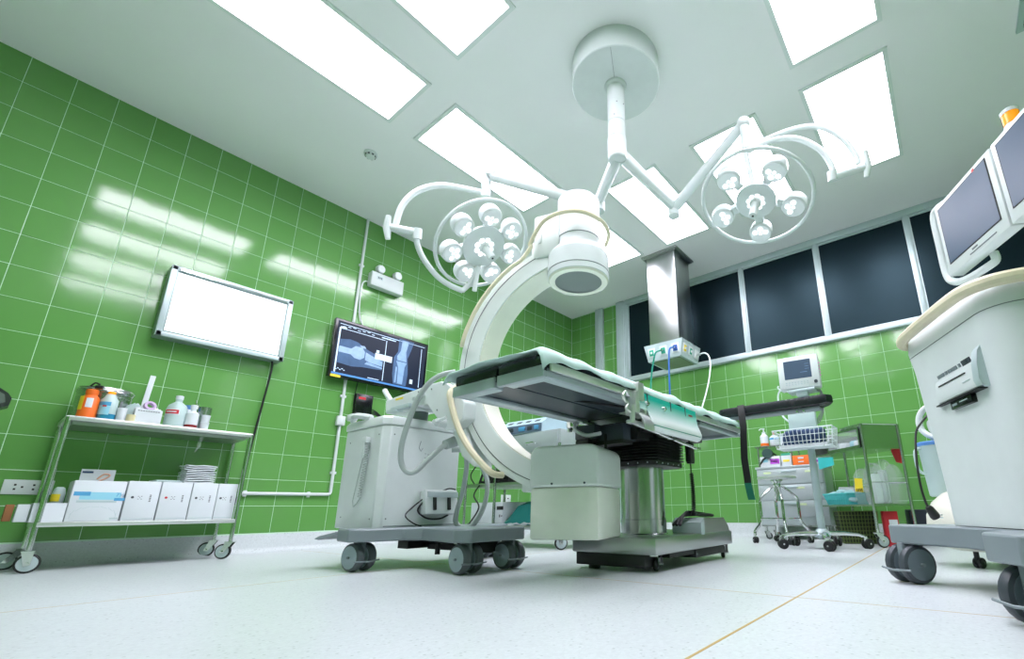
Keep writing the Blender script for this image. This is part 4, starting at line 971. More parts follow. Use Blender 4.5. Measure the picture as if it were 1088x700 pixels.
for j, (zz_, hw) in enumerate(((0, .05), (.04, .055), (.08, .05), (.11, .035), (.125, .012))):
    bagp.append([m.v((.24+.012*math.sin(3*k+j), -4.52+hw*math.cos(2*PI*k/14)*(1+.12*math.sin(5*k+j)), TZ+zz_+.004*math.sin(4*k))) if False else m.v((.25+.03*math.sin(2*PI*k/14)*(1+.15*math.sin(7*k+j)), -4.535+.0+hw*math.cos(2*PI*k/14)*(1+.12*math.sin(5*k+j)), TZ+.002+zz_+(.006*math.sin(4*k) if j else 0))) for k in range(14)])
for a, b in zip(bagp, bagp[1:]): m.bridge(a, b)
m.f(bagp[0][::-1]); m.f(bagp[-1]); tag(m.build('plastic_bag', MILKY, loc=(.25, -4.535, TZ)), 'crumpled clear plastic bag behind the white box on the trolley', 'bag')
m = MB(); m.box((.115, -4.475, TZ+.195), (.006, .028, .33), Matrix.Rotation(-.06, 3, 'X') @ Matrix.Rotation(-.12, 3, 'Y'), bev=.002); tag(m.build('ruler', PAPER, loc=(.14, -4.47, TZ)), 'white flat stick leaning upright against the wall behind the trolley', 'stick')
WB = thing('paper_box', 'small open white cardboard box on the trolley top', 'box', (.315, -4.48, TZ))
m = MB(); m.box((.315, -4.478, TZ+.045), (.06, .125, .09)); pb = m.build('carton', PAPER, WB, smooth=False)
m = MB(); 
for k in range(9): m.box((.3458, -4.525+.0115*k, TZ+.078), (.001, .007, .005))
m.build('print', PRINT, pb)
m = MB(); m.prism([V(.286, -4.54, TZ+.09), V(.286, -4.416, TZ+.09), V(.268, -4.43, TZ+.115), V(.268, -4.53, TZ+.115)], (.002, 0, 0)); m.build('flap', PAPER, WB)
tape_roll('bandage_roll', .30, -4.475, TZ+.1185, (.9, .2, .3), .030, .017, .022, mat('lilac_band', lin(196, 172, 206), .6), 'lilac bandage roll sitting on top of the small white box', 'roll')
t = bottle('saline_bottle', 'biggest clear plastic bottle with a red label on the trolley', .315, -4.345, TZ, [(0, .048), (.006, .053), (.115, .053), (.14, .046), (.158, .026), (.165, .018), (.185, .018)], MILKY, [('cap', [(.182, .020), (.205, .020), (.207, .017)], PAPER)])
m = MB(); curved_label(m, .315, -4.345, .0537, TZ+.075, TZ+.112, -1.5, .1); lb = m.build('label', PAPER, t)
m = MB(); curved_label(m, .315, -4.345, .0545, TZ+.080, TZ+.106, -1.42, .02); m.build('red_panel', RED, lb)
m = MB(); curved_label(m, .315, -4.345, .0553, TZ+.090, TZ+.096, -1.2, -.2); m.build('lettering', PAPER, lb)
m = MB(); m.lathe((.27, -4.425, TZ), (0, 0, 1), [(0, .014), (.10, .014), (.108, .010)], 14); tag(m.build('white_tube', PAPER, loc=(.27, -4.425, TZ)), 'slim white tube left of the biggest clear bottle', 'tube')
t = bottle('specimen_bottle', 'small white bottle with a dark red base label at the trolley front', .345, -4.268, TZ, [(0, .030), (.004, .033), (.095, .033), (.108, .020), (.112, .015), (.13, .015)], PAPER, [('red_band', [(.004, .0336), (.02, .0336)], REDLIQ), ('cap', [(.128, .019), (.152, .019), (.154, .015)], PAPER)])
t = bottle('blue_cap_bottle', 'white bottle with a blue cap behind the small red-based bottle', .235, -4.275, TZ, [(0, .026), (.125, .026), (.14, .018)], PAPER, [('cap', [(.138, .021), (.165, .021)], BLUELID)])
SC = thing('steel_beaker', 'stainless steel beaker holding forceps at the right of the bottles', 'beaker', (.21, -4.185, TZ))
m = MB(); m.lathe((.21, -4.185, TZ), (0, 0, 1), [(0, .036), (.165, .042), (.168, .042), (.166, .039), (.01, .034)], 26); m.build('beaker_body', STEEL, SC)
m = MB(); m.cyl((.21, -4.2, TZ+.012), (.19, -4.235, TZ+.215), .004, n=8); m.cyl((.215, -4.195, TZ+.012), (.20, -4.22, TZ+.19), .004, n=8); tag(m.build('forceps', CHROME, loc=(.21, -4.2, TZ+.01)), 'steel forceps standing in the stainless beaker on the trolley', 'forceps')
for k in range(2):
    m = MB(); m.lathe((.335, -4.195, TZ+.0245*2*k), (0, 0, 1), [(0, .021), (.042, .024), (.046, .026), (.048, .024)], 20); tag(m.build('medicine_cup', PAPER, loc=(.335, -4.195, TZ+.049*k)), ('lower' if k == 0 else 'upper') + ' of two stacked white medicine cups in front of the steel beaker', 'cup', 'stacked medicine cups')

LZ = .2525
GB = thing('glove_box', 'large white glove box with pale blue print on the lower trolley shelf', 'box', (.30, -4.60, LZ))
m = MB(); m.box((.255, -4.60, LZ+.1125), (.20, .214, .225), bev=.006); m.build('carton', PAPER, GB)
fx = .3553
m = MB(); m.box((fx, -4.59, LZ+.14), (.0012, .165, .042)); m.build('blue_band', SKYBLUE, GB)
m = MB(); m.box((fx+.0008, -4.665, LZ+.152), (.0012, .065, .022)); m.box((fx+.0004, -4.51, LZ+.122), (.0012, .045, .016)); m.build('blue_patch', MIDBLUE, GB)
m = MB(); m.box((fx, -4.60, LZ+.109), (.0012, .16, .012)); m.build('grey_band', ALU, GB)
m = MB(); m.box((fx, -4.515, LZ+.015), (.0012, .035, .009)); m.build('corner_print', ALU, GB)
text('7½', .030, V(fx+.001, -4.51, LZ+.147), facing(V(1, 0, 0)), MIDBLUE, GB, 'size_print')
m = MB()
for k in range(9): m.box((fx, -4.60+.09*math.cos(PI*k/8), LZ+.03+.05*math.sin(PI*k/8)), (.0008, .03, .0015), Matrix.Rotation(PI*k/8+PI/2, 3, 'X'))
m.build('perforation', ALU, GB)
CDB = thing('leaflet', 'white leaflet with a dark heading and orange drawing behind the large glove box', 'leaflet', (.14, -4.60, LZ))
m = MB(); m.box((.140, -4.60, LZ+.152), (.006, .145, .30), Matrix.Rotation(-.03, 3, 'Y')); m.build('sheet', PAPER, CDB)
m = MB(); m.box((.1412, -4.645, LZ+.285), (.006, .045, .010)); m.build('heading', NAVY, CDB)
m = MB(); m.tube([V(.1452, -4.60, LZ+.245), V(.1452, -4.575, LZ+.275), V(.1452, -4.55, LZ+.27), V(.1452, -4.565, LZ+.25), V(.1452, -4.59, LZ+.235)], .004, 6, smooth=4); m.build('drawing', mat('pale_orange_print', lin(244, 190, 160), .6), CDB)
for k, (yy, nm, dot) in enumerate(((-4.4135, 'beside the large glove box', PRINT), (-4.262, 'second from the large glove box, under the folded plastic', RED), (-4.120, 'third from the large glove box, under the envelope stack', PRINT), (-3.999, 'at the right end of the lower trolley shelf', PRINT))):
    B = thing('carton', 'white carton with small printed symbols ' + nm, 'box', (.26, yy, LZ), group='white cartons on the lower trolley shelf')
    wy = [.146, .146, .130, .106][k]
    m = MB(); m.box((.26, yy, LZ+.115), (.19, wy, .23), bev=.004); m.build('carton_body', PAPER, B)
    fx = .3553
    m = MB(); m.lathe((fx-.0005, yy-wy*.30, LZ+.135), (1, 0, 0), [(0, .007), (.0012, .007)], 12); m.build('dot', dot, B)
    m = MB()
    for a in range(4): m.box((fx, yy-.018+.014*(a % 2), LZ+.125+.016*(a//2)), (.001, .006, .003))
    for a in range(5): m.box((fx, yy+wy*.24, LZ+.112+.009*a), (.001, .008, .005))
    m.box((fx, yy-.011, LZ+.133), (.0008, .004, .004)); m.build('symbols', PRINT, B)
    m = MB(); m.box((fx, yy, LZ+.012), (.0008, wy*.94, .004)); m.build('bottom_line', ALU, B)
rnd = random.Random(5)
for k in range(9):
    m = MB(); g = []
    for i in range(5):
        g.append([m.v((.20+.035*i*1.1, -4.24+.155*j/4+.0, .4838+.0135*k+.0035*math.sin(2.1*i+1.7*j+k)+.0035)) for j in range(5)])
    gb = [[m.v((v_.co.x, v_.co.y, v_.co.z-.0065)) for v_ in r_] for r_ in g]
    for a, b in zip(g, g[1:]):
        for q in range(4): m.f([a[q], a[q+1], b[q+1], b[q]])
    for a, b in zip(gb, gb[1:]):
        for q in range(4): m.f([a[q+1], a[q], b[q], b[q+1]])
    per = [(0, j) for j in range(5)]+[(i, 4) for i in range(1, 5)]+[(4, j) for j in range(3, -1, -1)]+[(i, 0) for i in range(3, 0, -1)]
    m.bridge([g[i][j] for i, j in per], [gb[i][j] for i, j in per])
    o = m.build('envelope', PAPER, loc=(.28, -4.16, .485+.0135*k)); o.rotation_euler = (0, 0, rnd.uniform(-.10, .10))
    tag(o, ['bottom', 'second from the bottom', 'third from the bottom', 'fourth from the bottom', 'middle', 'fourth from the top', 'third from the top', 'second from the top', 'topmost'][k]+' white paper envelope of the stack on the cartons', 'envelope', 'stacked envelopes on the cartons')
m = MB(); m.box((.25, -4.30, .4905), (.14, .14, .012), rotz(.1), bev=.004); tag(m.build('folded_plastic', MILKY, loc=(.25, -4.30, .486)), 'folded clear plastic wrap lying on a white carton left of the envelopes', 'plastic wrap')
TRY = thing('open_tray_box', 'open white tray box of small items at the left end of the lower shelf', 'box', (.28, -4.765, LZ))
m = MB()
for c, d in (((.28, -4.77, LZ+.003), (.14, .115, .006)), ((.352, -4.77, LZ+.05), (.005, .12, .10)), ((.208, -4.77, LZ+.05), (.005, .12, .10)), ((.28, -4.8275, LZ+.05), (.14, .005, .10)), ((.28, -4.7125, LZ+.05), (.14, .005, .10))): m.box(c, d)
m.build('tray', PAPER, TRY, smooth=False)
m = MB(); m.box((.30, -4.86, LZ+.048), (.08, .045, .09), bev=.003); tag(m.build('carton', PAPER, loc=(.30, -4.86, LZ)), 'small white carton jutting past the left end of the lower trolley shelf', 'box')
m = MB(); m.box((.28, -4.905, LZ+.05), (.06, .03, .085), bev=.003); tag(m.build('carton', CARDB, loc=(.28, -4.905, LZ)), 'small brown carton at the far left end of the lower trolley shelf', 'box')
t = bottle('small_bottle', 'small pale bottle with a yellow label in the tray box', .26, -4.745, LZ+.0065, [(0, .026), (.12, .026), (.15, .026), (.175, .020), (.182, .012)], ALU, [])
m = MB(); curved_label(m, .26, -4.745, .0266, LZ+.11, LZ+.15, -1.5, .2); m.build('label', YELLOW, t)
m = MB(); m.box((.27, -4.79, LZ+.056), (.10, .03, .10), bev=.006); tag(m.build('black_case', BLACK, loc=(.27, -4.79, LZ+.006)), 'black case standing in the tray box beside the pale bottle', 'case')
# ================================================================ IMAGING WORKSTATION (right, close to the camera)
w1 = V(4.118, -2.803, 0); tv = V(.434, -.90, 0).normalized(); nv = V(-.9, -.434, 0).normalized()
RW = basis(tv, -nv, V(0, 0, 1))           # x along the front, y to the back, z up
def ws(t, b, z): return w1 + tv*t - nv*b + V(0, 0, z)
WS = thing('imaging_workstation', 'tall white imaging workstation cart with two screens at the right edge', 'workstation', ws(.35, .30, 0))
# body: front plane slightly flared to the top
m = MB()
def wring(z, g, r=.05, rc=.10):
    t0, t1, b0, b1 = .118-g*1.4, .635+g*.5, .100-g*.30, .58
    P = []
    for cx_, cy_, a0, q in ((t0+r, b0+r, PI, r), (t1-rc, b0+rc, 1.5*PI, rc), (t1-r, b1-r, 0, r), (t0+r, b1-r, .5*PI, r)):
        for k in range(8): a = a0+PI/2*k/7; P.append((cx_+q*math.cos(a), cy_+q*math.sin(a)))
    return [m.v(ws(a, b, z)) for a, b in P]
R_ = [wring(.215, 0), wring(.5, .012), wring(.80, .032), wring(.885, .045), wring(.93, .038), wring(.945, .015)]
for a, b in zip(R_, R_[1:]): m.bridge(a, b)
m.f(R_[0][::-1]); m.f(R_[-1]); wb_ = m.build('body', WHITE, WS)
def wpath(z, g, r=.05, rc=.10, e=.0):
    t0, t1, b0, b1 = .118-g*1.4-e, .635+g*.5+e, .100-g*.30-e, .58
    P = [ws(t0, .45, z), ws(t0, .3, z)]
    for cx_, cy_, a0, q in ((t0+r, b0+r, PI, r), (t1-rc, b0+rc, 1.5*PI, rc)):
        for k in range(8): a = a0+PI/2*k/7; P.append(ws(cx_+q*math.cos(a), cy_+q*math.sin(a), z))
    return P + [ws(t1, .35, z), ws(t1, .5, z)]
m = MB(); m.tube(wpath(.862, .0415), .0018, 5)
m.tube([ws(.635+.021, .30, .862), ws(.635+.018, .30, .80), ws(.635+.006, .30, .5), ws(.635, .30, .22)], .0018, 5)
m.build('seam', MGREY, wb_)
# cream bumper rail around the top
m = MB(); P = [ws(.17, .46, .925), ws(.09, .40, .925), ws(.055, .24, .925), ws(.07, .10, .928), ws(.14, .055, .930), ws(.26, .045, .930), ws(.376, .043, .930), ws(.50, .044, .930), ws(.58, .052, .93), ws(.635, .08, .93), ws(.668, .13, .93), ws(.685, .22, .93), ws(.685, .35, .93), ws(.685, .55, .93)]
m.tube(P, .021, 10, smooth=6); m.build('bumper_rail', CREAM, WS)
# thermal printer, set a little crosswise in the front
ptv = V(.40, -.9165, 0); pnv = V(-.9165, -.40, 0); RP = basis(ptv, -pnv, V(0, 0, 1)); P0 = ws(.245, .103, 0)
def pt(t, b, z): return P0 + ptv*t - pnv*b + V(0, 0, z)
pr_ = [(.10, .636), (-.006, .636), (-.016, .642), (-.020, .66), (-.014, .712), (-.004, .745), (.012, .757), (.10, .757)]
m = MB(); m.prism([pt(0, a, b) for a, b in pr_], ptv*.262); pm = m.build('printer', WHITE, WS)
m = MB(); m.prism([pt(.264, a, b) for a, b in pr_[:1]+[(-.006, .634), (-.018, .640), (-.024, .66), (-.020, .712), (-.012, .75), (.0, .768), (.10, .768)]], ptv*.034); m.build('printer_cap', ALU, pm)
m = MB(); m.box(pt(.12, -.0165, .700), (.185, .004, .004), RP); m.box(pt(.14, .0, .633), (.285, .05, .004), RP); m.build('paper_slot', BLACK, pm)
m = MB(); m.box(pt(.15, .0, .616), (.135, .035, .028), RP, bev=.002); pd_ = m.build('control_strip', BLACKG, pm)
m = MB()
for k in range(3): m.box(pt(.10+.011*k, -.0182, .616), (.007, .002, .007), RP)
m.box(pt(.17, -.0182, .618), (.05, .002, .003), RP); m.build('print', ALU, pd_)
RT_ = RP @ Matrix.Rotation(.28, 3, 'X')
m = MB()
for k, (a, ww_) in enumerate(((.045, .045), (.085, .012), (.112, .022), (.145, .028), (.178, .010))): m.box(pt(a, -.0105, .7355), (ww_, .004, .012), RT_)
m.build('label_print', GREYP, pm)
m = MB(); m.box(pt(.222, -.0105, .7355), (.05, .004, .018), RT_); m.box(pt(.222, -.0120, .7355), (.02, .004, .008), RT_); m.build('button_panel', DGREY, pm)
m = MB(); m.box(pt(.215, -.0195, .672), (.045, .003, .0025), RP); m.build('maker_print', ALU, pm)
m = MB(); m.box(ws(.515, .1015, .612), (.024, .006, .028), RW, bev=.001); oo = m.build('outlet', ALU, WS)
m = MB(); m.box(ws(.515, .098, .610), (.011, .004, .010), RW); m.cyl(ws(.515, .100, .634), ws(.515, .098, .634), .003, n=8); m.build('outlet_hole', BLACK, oo)
# grey base with two feet
m = MB()
poly = [(-.062, -.02), (-.045, -.05), (.0, -.045), (.25, .075), (.50, .075), (.62, -.06), (.66, -.08), (.80, -.08), (.84, -.03), (.84, .58), (-.02, .58), (-.06, .20)]
m.prism([ws(a, b, .142) for a, b in poly], (0, 0, .07)); o = m.build('base', GREYP, WS); b_ = o.modifiers.new('bev', 'BEVEL'); b_.width = .006; b_.segments = 2
def big_caster(t, b, ang):
    c = ws(t, b, 0); caster(WS, c.x, c.y, .070, .145, ang, twin=True, wm=mat('slate_wheel_hub', lin(112, 124, 132), .4), tm=mat('dark_grey_tyre', lin(62, 70, 76), .45), fm=GREYP, wd=.040, gap=.030, brake=True, trail=.012)
big_caster(0, .0, -2.36); big_caster(.72, .0, -2.45); big_caster(.06, .47, .6); big_caster(.74, .50, .6)
# two flat monitors on an arm
MM = V(.47, -.883, 0).normalized(); MN = V(-.883, -.47, 0).normalized()
def mw(A, x, y, z): return A + MM*x + MN*z + V(0, 0, y)
RM = basis(MM, V(0, 0, 1), -MN*-1) if False else basis(MM, V(0, 0, 1), MM.cross(V(0, 0, 1)))
TL = at(992, 223.6, 1.9)
def screen_unit(A, wd_, ht, nm):
    m = MB(); m.box(mw(A, wd_/2, -ht/2, -.025), (wd_, ht, .05), RM, bev=.006); sc = m.build('monitor', WHITE, WS)
    m = MB(); m.box(mw(A, wd_/2, -ht/2, -.062), (wd_*.8, ht*.8, .03), RM, bev=.01); m.build('monitor_back', ALU, sc)
    m = MB(); m.box(mw(A, wd_/2, -ht*.46, .0006), (wd_*.86, ht*.80, .002), RM); m.build('screen_edge', BLACK, sc)
    m = MB(); m.box(mw(A, wd_/2, -ht*.46, .0013), (wd_*.835, ht*.775, .002), RM); m.build('screen', SCREEN, sc)
    m = MB(); m.box(mw(A, wd_*.62, -ht*.945, .0008), (wd_*.42, .004, .002), RM); m.box(mw(A, wd_*.5, -ht*.905, .0008), (.03, .006, .002), RM); m.build('trim_print', MGREY, sc)
    return sc
s1 = screen_unit(TL, .345, .305, 'left')
m = MB(); m.box(mw(TL, .255, -.018, .0008), (.011, .013, .002), RM); m.build('badge', PINKRED, s1)
screen_unit(mw(TL, .352, .0, .0), .345, .305, 'right')
m = MB(); L_ = mw(TL, -.012, 0, -.03)
m.tube([mw(TL, .03, .010, -.03), mw(TL, -.005, .005, -.015), mw(TL, -.026, -.02, -.010), mw(TL, -.030, -.15, -.010), mw(TL, -.028, -.28, -.010), mw(TL, .005, -.328, -.014), mw(TL, .06, -.342, -.03), mw(TL, .14, -.342, -.045), mw(TL, .165, -.33, -.06), mw(TL, .165, -.30, -.06)], .014, 10, smooth=6); m.build('monitor_handle', WHITE, WS)
m = MB(); q = mw(TL, .35, -.15, -.10); m.cyl((q.x, q.y, .94), (q.x, q.y, q.z+.05), .028, n=18); m.box(q, (.45, .06, .04), RM, bev=.006); m.build('monitor_post', WHITE, WS)
bp = mw(TL, .425, .0, -.03)
m = MB(); m.lathe(bp, (0, 0, 1), [(0, .024), (.012, .024), (.016, .021)], 20); bc = m.build('warning_beacon', ALU, WS)
m = MB(); m.lathe(bp+V(0, 0, .016), (0, 0, 1), [(0, .023), (.040, .023)], 20); m.build('beacon_lens', AMBER, bc)
m = MB(); m.lathe(bp+V(0, 0, .056), (0, 0, 1), [(0, .025), (.012, .025), (.018, .017)], 20); m.build('beacon_cap', WHITE, bc)

# ================================================================ ROUND WHITE UNIT WITH CANISTER behind the workstation
SU = thing('suction_unit', 'rounded ivory wheeled suction unit with clear canister behind the workstation', 'suction unit', (4.44, -2.02, 0))
m = MB(); pfl = [(.075, .16), (.085, .20), (.12, .245), (.18, .262), (.24, .255), (.30, .225), (.345, .175), (.37, .11), (.378, .04)]
R_ = []
for z_, r_ in pfl: R_.append([m.v((4.415+r_*1.02*math.cos(2*PI*k/40), -2.05+r_*.95*math.sin(2*PI*k/40), z_)) for k in range(40)])
for a, b in zip(R_, R_[1:]): m.bridge(a, b)
m.f(R_[0][::-1]); m.f(R_[-1]); m.build('body', WARMW, SU)
for k, (x, y) in enumerate(((4.325, -2.15), (4.60, -2.10), (4.44, -1.86))): caster(SU, x, y, .024, .085, 1.0+k, twin=True, wm=BLACK, fm=BLACK, wd=.016, gap=.006, trail=.010)
m = MB(); m.cyl((4.36, -1.94, .30), (4.30, -2.00, .80), .014, n=12); m.build('mast', CHROME, SU)
cn = V(4.245, -2.01, .33)
m = MB(); m.lathe(cn, (0, 0, 1), [(0, .052), (.006, .060), (.25, .072), (.262, .076), (.262, .071), (.25, .068), (.012, .056)], 30); can = m.build('canister', MILKY, SU)
m = MB(); m.lathe(cn+V(0, 0, .262), (0, 0, 1), [(0, .079), (.016, .079), (.022, .07)], 30); m.build('canister_lid', BLUELID, can)
m = MB(); m.tube([cn+V(-.055, -.035, .25), cn+V(-.085, -.055, .235), cn+V(-.085, -.055, .14), cn+V(-.055, -.035, .115)], .008, 8, smooth=4); m.build('canister_handle', MILKY, can)
m = MB(); m.cyl(cn+V(.01, .0, .284), cn+V(.0, .0, .33), .014, n=12); m.tube([cn+V(.02, 0, .30), cn+V(.05, 0, .34), cn+V(.06, -.02, .38)], .009, 8, smooth=4); m.build('port', ALU, can)
hp_ = at(994, 447, 2.45)
m = MB(); m.torus(hp_, (-.45, -.85, .0), .085, .0155, 40, 10); m.build('hose_hoop', WHITE, SU)
m = MB(); m.lathe(hp_+V(-.03, -.0, -.03), (.93, .3, .15), [(0, .035), (.02, .045), (.12, .045), (.13, .03)], 20); m.build('pump_head', WHITE, SU)
m = MB(); m.tube([at(992, 434, 2.42), at(978, 450, 2.38), at(973, 462, 2.36), at(974, 490, 2.30), at(978, 515, 2.25), at(983, 532, 2.22), at(987, 540, 2.20)], .0055, 8, smooth=5)
m.tube([at(992, 428, 2.40), at(985, 434, 2.41), at(990, 440, 2.42)], .006, 6, smooth=4); cbl = m.build('power_cord', BLACK, SU)
m = MB(); a_0, a_1 = at(986, 538, 2.20), at(994, 549, 2.19); m.lathe(a_0, a_1-a_0, [(0, .012), (.012, .018), (.05, .022), (.062, .018)], 14); m.build('plug', BLACK, cbl)
m = MB(); m.cyl(a_1+V(.0, .0, .006), a_1+V(.028, .012, .008), .0035, n=8); m.cyl(a_1+V(.0, .0, -.006), a_1+V(.028, .012, -.004), .0035, n=8); m.build('plug_pins', CHROME, cbl)

# ================================================================ PATIENT MONITOR ON ITS STAND
PM = thing('patient_monitor', 'small white patient monitor on a grey pole stand with wire basket', 'patient monitor', (3.47, -1.28, 0))
px_, py_ = 3.475, -1.28
m = MB(); m.cyl((px_, py_, .09), (px_, py_, 1.14), .026, n=20); m.build('pole', mat('pole_grey', lin(178, 196, 200), .35, .2), PM)
hubz = .105
m = MB(); m.lathe((px_, py_, .075), (0, 0, 1), [(0, .05), (.02, .065), (.045, .045), (.06, .03)], 24); m.build('hub', ALU, PM)
for k, (x, y, an) in enumerate(((3.235, -1.475, .5), (3.555, -1.53, -.3), (3.735, -1.20, .9), (3.52, -1.02, 2.0), (3.235, -1.14, 1.2))):
    d = V(x-px_, y-py_, 0); dn = d.normalized(); sd = V(-dn.y, dn.x, 0)
    m = MB()
    R_ = []
    for f_, z_, ww_, hh in ((0.0, .100, .036, .020), (.5, .103, .026, .014), (.85, .096, .022, .012), (1.0, .080, .020, .014)):
        p = V(px_, py_, z_)+d*f_; R_.append([m.v(p+sd*(ww_*math.cos(t))+V(0, 0, hh*math.sin(t))) for t in [2*PI*q/10 for q in range(10)]])
    for a, b in zip(R_, R_[1:]): m.bridge(a, b)
    m.f(R_[0][::-1]); m.f(R_[-1]); m.build('leg', CHROME, PM)
    caster(PM, x, y, .035, .085, an, twin=True, wm=BLACK, fm=CHROME, wd=.022, gap=.008, trail=.012)
m = MB(); m.box((3.49, -1.33, .035), (.11, .08, .055), bev=.004); m.build('counterweight', WHITE, PM)
mc = V(3.462, -1.30, 1.315); yawm = .12; tl = Matrix.Rotation(yawm, 3, 'Z') @ Matrix.Rotation(-.02, 3, 'X')
def mo(x, y, z): return mc + tl @ V(x, y, z)
m = MB(); m.box(mo(0, .04, 0), (.30, .10, .262), tl, bev=.014); mcas = m.build('monitor_case', WHITE, PM)
m = MB(); m.box(mo(.0, -.013, .002), (.298, .016, .258), tl, bev=.006); m.build('bezel', WHITE, mcas)
m = MB(); m.box(mo(-.005, -.0205, .022), (.198, .004, .150), tl); scn = m.build('screen', SCREEN, mcas)
m = MB(); 
for k in range(3): m.box(mo(.065, -.0228, .06-.02*k), (.03, .001, .002), tl)
m.box(mo(.04, -.0228, -.005), (.05, .001, .003), tl); m.build('traces', XC, scn)
m = MB(); m.cyl(mo(.118, -.02, -.094), mo(.118, -.034, -.094), .013, n=16); m.build('dial', DGREY, mcas)
m = MB()
for k in range(8): m.box(mo(-.095+.022*k, -.0215, -.082), (.014, .003, .008), tl)
for k in range(8): m.box(mo(-.095+.022*k, -.0215, -.098), (.014, .003, .006), tl)
m.build('buttons', ALU, mcas)
m = MB(); m.tube([mo(-.13, .03, .128), mo(-.10, .03, .140), mo(.10, .03, .140), mo(.13, .03, .128)], .008, 8); m.build('carry_handle', mat('slate_blue_handle', lin(110, 136, 160), .4), mcas)
m = MB()
for k in range(5): m.cyl(mo(.145, .01, .06-.025*k), mo(.158, .01, .06-.025*k), .006, n=8)
m.build('sockets', PINK, mcas)
m = MB(); m.box((3.47, -1.27, 1.165), (.20, .14, .02), bev=.004); m.box((3.47, -1.28, 1.14), (.08, .08, .04), bev=.004); m.build('mount_plate', ALU, PM)
m = MB(); m.tube([V(3.36, -1.30, 1.175), V(3.31, -1.31, 1.19), V(3.285, -1.31, 1.13), V(3.30, -1.32, 1.0), V(3.35, -1.32, .93), V(3.42, -1.31, .88)], .007, 6, smooth=5); m.tube([V(3.34, -1.30, 1.17), V(3.295, -1.31, 1.21), V(3.30, -1.31, 1.23)], .006, 6, smooth=4)
m.build('sensor_cable', HOSEW, PM)
m = MB()
for k in range(3): m.tube([V(3.53, -1.26, 1.16), V(3.585+.008*k, -1.27, 1.15), V(3.60, -1.27, 1.05-.02*k), V(3.56, -1.28, .95-.02*k), V(3.52, -1.29, .90)], .004, 6, smooth=5)
m.build('cable', MGREY, PM)
m = MB(); m.box((3.45, -1.325, .955), (.20, .05, .24), Matrix.Rotation(-.06, 3, 'X'), bev=.012); tag(m.build('cuff_bag', MILKY, loc=(3.45, -1.325, .9)), 'translucent pouch hanging in front of the patient monitor pole', 'pouch')
# wire basket
WM = mat('white_coated_wire', lin(220, 232, 232), .35)
bx0, bx1, by0, by1, bz0, bz1 = 3.275, 3.655, -1.46, -1.29, .71, .845
BS = MB()
bsk = None
m = MB(); m.tube([V(bx0-.02, by0-.015, bz1), V(bx1+.02, by0-.015, bz1), V(bx1+.02, by1, bz1), V(bx0-.02, by1, bz1)], .0045, 6, closed=True); m.tube([V(bx0, by0, bz0), V(bx1, by0, bz0), V(bx1, by1, bz0), V(bx0, by1, bz0)], .004, 6, closed=True); bsk = m.build('basket', WM, PM)
m = MB()
for k in range(15):
    f_ = k/14; x = bx0+(bx1-bx0)*f_; xt = bx0-.02+(bx1-bx0+.04)*f_
    m.tube([V(xt, by0-.015, bz1), V(x, by0, bz0), V(x, by1, bz0), V(xt, by1, bz1)], .0022, 4)
for k in range(6):
    f_ = k/5; y = by0+(by1-by0)*f_; m.tube([V(bx0-.02, y, bz1), V(bx0, y, bz0), V(bx1, y, bz0), V(bx1+.02, y, bz1)], .0022, 4)
for zf in (.33, .66):
    e = .02*zf; m.tube([V(bx0-e, by0-.015*zf, bz0+(bz1-bz0)*zf), V(bx1+e, by0-.015*zf, bz0+(bz1-bz0)*zf), V(bx1+e, by1, bz0+(bz1-bz0)*zf), V(bx0-e, by1, bz0+(bz1-bz0)*zf)], .0025, 5, closed=True)
m.build('wire_mesh', WM, bsk)
m = MB(); m.box((3.46, -1.29, .76), (.06, .03, .06), bev=.004); m.build('clamp', ALU, PM)
rnd = random.Random(11)
m = MB()
for k in range(9):
    x = bx0+.05+.03*k; m.tube([V(x, by0+.03, bz0+.03), V(x+.02, by0+.02, bz0+.10+.02*rnd.random()), V(x+.03, by0+.09, bz0+.115), V(x+.01, by1-.02, bz0+.05)], .016, 7, smooth=4)
tag(m.build('pressure_cuff', NAVY, loc=(3.45, -1.38, .75)), 'navy blood pressure cuff bundled in the white wire basket', 'cuff')
m = MB(); m.prism([V(3.285, -1.44, .716), V(3.62, -1.45, .716), V(3.64, -1.32, .716), V(3.29, -1.31, .716)], (0, 0, .018)); tag(m.build('white_folder', PAPER, loc=(3.45, -1.38, .716)), 'white flat package lying on the bottom of the wire basket', 'package')
m = MB(); m.strip([V(3.63, -1.48, .84), V(3.65, -1.485, .78), V(3.62, -1.49, .73), V(3.60, -1.49, .70)], (.03, 0, 0), .002); tag(m.build('plastic_strip', FILM, loc=(3.63, -1.48, .8)), 'clear plastic strip hanging over the right corner of the wire basket', 'strip')

